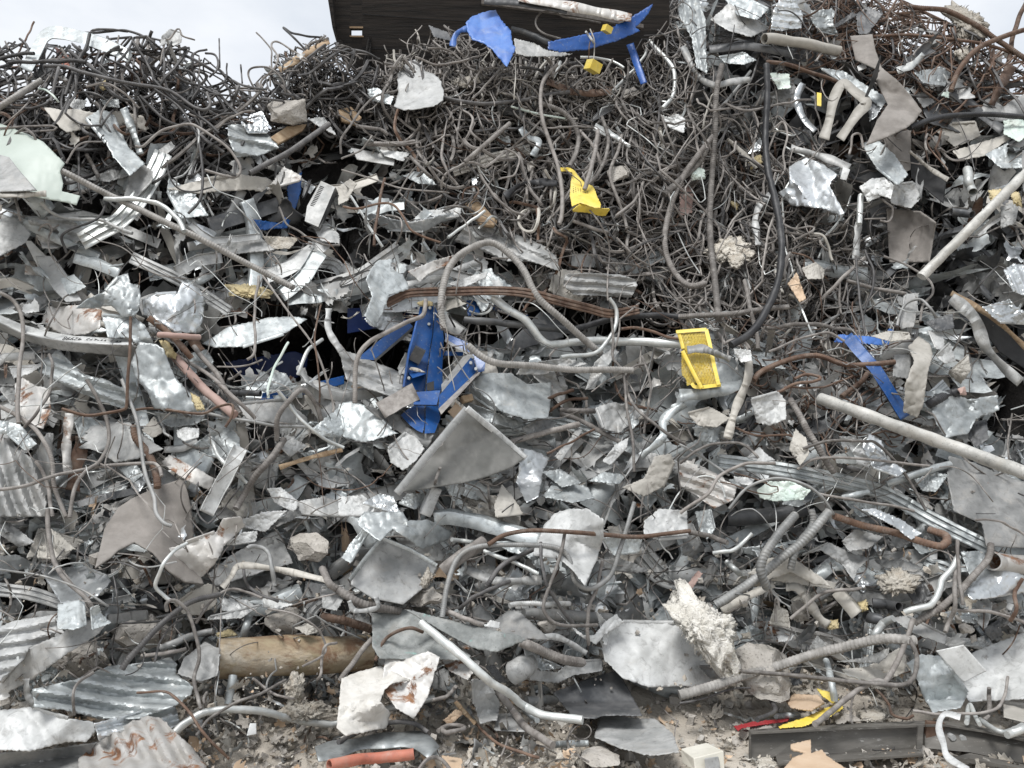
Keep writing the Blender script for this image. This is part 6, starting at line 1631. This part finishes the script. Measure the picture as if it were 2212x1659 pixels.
    while made < 105 and tries < 4000:
        tries += 1
        u, v = rng.uniform(0, 2212), rng.uniform(620, 1500) if rng.uniform() < .8 else rng.uniform(330, 1500)
        a, b = np.array([u]), np.array([v])
        if not bool(ok_spot(u, v, rng, 0.0)) or pip(TANGLE, a, b)[0] or pip(TL, a, b)[0] or (u > 1200 and v > 1440): continue
        made += 1; Lx, Ly = rng.uniform(38, 95), rng.uniform(20, 52); h = rng.normal() * .6; n = int(rng.integers(6, 10)); an = np.sort(rng.uniform(0, 2 * math.pi, n)); rr = rng.uniform(.62, 1.1, n)
        x, y = np.cos(an) * rr * Lx, np.sin(an) * rr * Ly; poly = list(zip(u + x * math.cos(h) - y * math.sin(h), v + x * math.sin(h) + y * math.cos(h), np.zeros(n)))
        m = pick(rng, (('galv', .45), ('dull', .22), ('white', .14), ('beige', .10), ('shiny', .06), ('rustg', .03))); amp = rng.uniform(.5, 1.3)
        corr = (rng.uniform(14, 30), math.degrees(h) + rng.normal() * 10) if rng.uniform() < .3 else None
        V, F = sheet(poly, rng.uniform(.05, .19), rng, amp, corr, (rng.uniform(-.4, .4), rng.uniform(-.2, .9)), .6, int(rng.integers(2, 5)), None, float(rng.uniform(3, 7)) if corr is None and rng.uniform() < .6 else 0)
        o = link_mesh('metal_sheet', V, F, m, sharp=30, solid=.004); c, A, asp, ang = outline_stats(poly); lk, ex = sheet_look('metal_sheet', m, amp, A, asp, ang); finish(o, 'metal_sheet', '', c[0], c[1], lk, ex)
    for i in range(620):                                           # the same, packed behind
        u, v = rng.uniform(-300, 2500), rng.uniform(600, 1600); a, b = np.array([u]), np.array([v])
        if float(hollow(u, v)) > .12 or (pip(TANGLE, a, b)[0] and rng.uniform() < .9) or (u > 1200 and v > 1490): continue
        kind, (V0, F) = PROT[int(rng.integers(26))]; size = rng.uniform(55, 130) * kpx(u, v)
        R = rot(rng.normal() * .35 + .95, rng.normal() * .4, 0) @ rot(0, 0, rng.uniform(0, 6.28))
        M.add((V0 * size) @ R.T + P(u, v, rng.uniform(-.30, .03)), F, pick(rng, (('galv', .42), ('dull', .30), ('white', .12), ('beige', .12), ('shiny', .04))), rng.uniform())
    M.build('scrap_litter', 'countless small torn bits of sheet metal packed between the larger scrap', 'scrap litter')
scraps()

def gz(x, y):                                                      # dirt banked up against the foot of the heap
    x = np.asarray(x, float); y = np.asarray(y, float); st = np.interp(x / 5, [-.2, .1, .25], [.75, .6, .42])
    e = np.clip((y - (foot(x / 5) - st)) / 1.3, 0, 1) ** 1.3 * .55
    return np.where(y < 7, e, 0)

def ground():
    X = np.concatenate([[-300, -90, -30, -12], np.arange(-6, 6.01, .06), [12, 30, 90, 300]]); Yy = np.concatenate([[-300, -80, -20, -4, 0, 1.5], np.arange(2.6, 6.2, .05), [8, 14, 30, 90, 300]])
    V = []
    for x in X:
        for y in Yy:
            near = abs(x) < 6 and 2.6 < y < 6.2; e = float(gz(x, y))
            V.append((x, y, (mnoise.noise(Vector((x * 1.7, y * 1.7, 0))) * .022 + mnoise.noise(Vector((x * 7, y * 7, 5))) * .012 + mnoise.noise(Vector((x * 20, y * 20, 5))) * .006 if near else 0) - .012 + e))
    n, m = len(X), len(Yy); i = np.arange(n - 1)[:, None] * m; j = np.arange(m - 1)[None]
    F = np.stack([i + j, i + m + j, i + m + j + 1, i + j + 1], -1).reshape(-1, 4).tolist()
    o = link_mesh('ground', V, F, 'dirt', smooth=True); tag(o, 'dusty brown dirt ground in front of the heap', 'ground', kind='structure')
ground()

def rubble():
    rng = np.random.default_rng(5); M = Mass()
    V0 = np.array([(x, y, z) for x in (-.5, .5) for y in (-.5, .5) for z in (-.5, .5)]); F0 = np.array([[0, 1, 3, 2], [4, 6, 7, 5], [0, 4, 5, 1], [2, 3, 7, 6], [0, 2, 6, 4], [1, 5, 7, 3]])
    PROT = [scrap_piece(rng, 'torn', 1.0) for _ in range(8)]
    mats = (('conc', .33), ('dirt', .36), ('beige', .14), ('wool', .10), ('card', .05), ('dull', .02))
    for i in range(4200):
        v = rng.uniform(1440, 1690) if i % 3 else rng.uniform(1180, 1500); u = rng.uniform(-150, 2400)
        if v < 1440: u = rng.uniform(-150, 2400)
        px = float(np.clip(rng.lognormal(1.25, .6), 1.4, 14)); s = px * kpx(u, v); m = pick(rng, mats)
        if u > 1250 and v > 1490: c = P(u, v, 0.0); c[2] = s * .2 + float(gz(c[0], c[1]))
        else: c = P(u, v, rng.uniform(.02, .45))
        if m in ('conc', 'dirt'):
            W = (V0 + rng.normal(size=V0.shape) * .17) * s * rng.uniform(.5, 1.1, 3); F = F0
        else:
            W, F = PROT[int(rng.integers(8))]; W = W * s * 1.5
        M.add(W @ rot(*rng.uniform(0, 6.28, 3)).T + c, F, m, rng.uniform())
    for i in range(170):                                           # fist-sized broken lumps
        u, v = rng.uniform(-60, 2300), rng.uniform(1490, 1680); c = P(u, v, 0.0); q = rng.uniform(9, 24) * kpx(u, v); c[2] = float(gz(c[0], c[1])) + q * .15
        W = (V0 + rng.normal(size=V0.shape) * .16) * q * rng.uniform(.6, 1.1, 3); M.add(W @ rot(*rng.uniform(0, 6.28, 3)).T + c, F0, 'conc', rng.uniform())
    for i in range(2600):                                          # paper, board and wool trampled into the near ground
        u, v = rng.uniform(-100, 1300), rng.uniform(1470, 1680)
        if rng.uniform() < .25: u = rng.uniform(1300, 2300); v = rng.uniform(1500, 1680)
        px = float(np.clip(rng.lognormal(2.35, .55), 4, 34)); s = px * kpx(u, v); m = pick(rng, (('card', .17), ('beige', .28), ('wool', .2), ('conc', .2), ('dirt', .1), ('dull', .05)))
        W, F = PROT[int(rng.integers(8))]; c = P(u, v, rng.uniform(.0, .34) if u < 1250 else .02); c[2] = max(c[2], float(gz(c[0], c[1])) + .01)
        M.add((W * s) @ rot(rng.normal() * .6 + .5, rng.normal() * .5, rng.uniform(0, 6.28)).T + c, F, m, rng.uniform())
    M.build('rubble', 'small stones, dust clods and torn flakes strewn over the ground', 'rubble')
rubble()
# ---------------------------------------------------------------- daylight and eye
SUN_EL, SUN_AZ = math.radians(66), math.radians(-145)        # high, behind the viewer and a little to one side
w = bpy.data.worlds.new('World'); sc.world = w; w.use_nodes = True; nt = w.node_tree; N = nt.nodes; L = nt.links
bg = N['Background']; sky = N.new('ShaderNodeTexSky'); sky.sky_type = 'NISHITA'; sky.sun_disc = False
sky.sun_elevation = SUN_EL; sky.sun_rotation = SUN_AZ; sky.air_density = 1.0; sky.dust_density = 2.0
tc = N.new('ShaderNodeTexCoord'); nz = N.new('ShaderNodeTexNoise'); nz.inputs['Scale'].default_value = 2.6; nz.inputs['Detail'].default_value = 6; nz.inputs['Roughness'].default_value = .55
mp = N.new('ShaderNodeMapping'); mp.inputs['Scale'].default_value = (1, 1, 2.2); L.new(tc.outputs['Generated'], mp.inputs['Vector']); L.new(mp.outputs[0], nz.inputs['Vector'])
cr = N.new('ShaderNodeValToRGB'); cr.color_ramp.elements[0].position = .34; cr.color_ramp.elements[0].color = (5.9, 6.4, 7.1, 1); cr.color_ramp.elements[1].position = .66; cr.color_ramp.elements[1].color = (8.4, 8.6, 8.9, 1)
L.new(nz.outputs['Fac'], cr.inputs[0])
mx = N.new('ShaderNodeMix'); mx.data_type = 'RGBA'; mx.inputs[0].default_value = .92; L.new(sky.outputs[0], mx.inputs[6]); L.new(cr.outputs[0], mx.inputs[7])
L.new(mx.outputs[2], bg.inputs['Color']); bg.inputs['Strength'].default_value = .10
sun = bpy.data.lights.new('sun', 'SUN'); sun.energy = 2.8; sun.angle = math.radians(22); sun.color = (1.0, .99, .975)
so = bpy.data.objects.new('sun', sun); C.objects.link(so)
d = Vector((math.sin(SUN_AZ) * math.cos(SUN_EL), math.cos(SUN_AZ) * math.cos(SUN_EL), math.sin(SUN_EL)))
so.rotation_euler = d.to_track_quat('Z', 'Y').to_euler(); so.location = (0, 0, 20)
cam = bpy.data.cameras.new('camera'); co = bpy.data.objects.new('camera', cam); C.objects.link(co); sc.camera = co
co.location = (0, 0, EYE); co.rotation_euler = (math.pi / 2 + PITCH, 0, 0)
cam.sensor_width = 36; cam.lens = 36 * FPX / 2212; cam.clip_start = .05; cam.clip_end = 1000
sc.view_settings.view_transform = 'Standard'; sc.view_settings.look = 'None'; sc.view_settings.exposure = 0.31; sc.view_settings.gamma = 1
sc.cycles.max_bounces = 6; sc.cycles.diffuse_bounces = 2; sc.cycles.glossy_bounces = 3
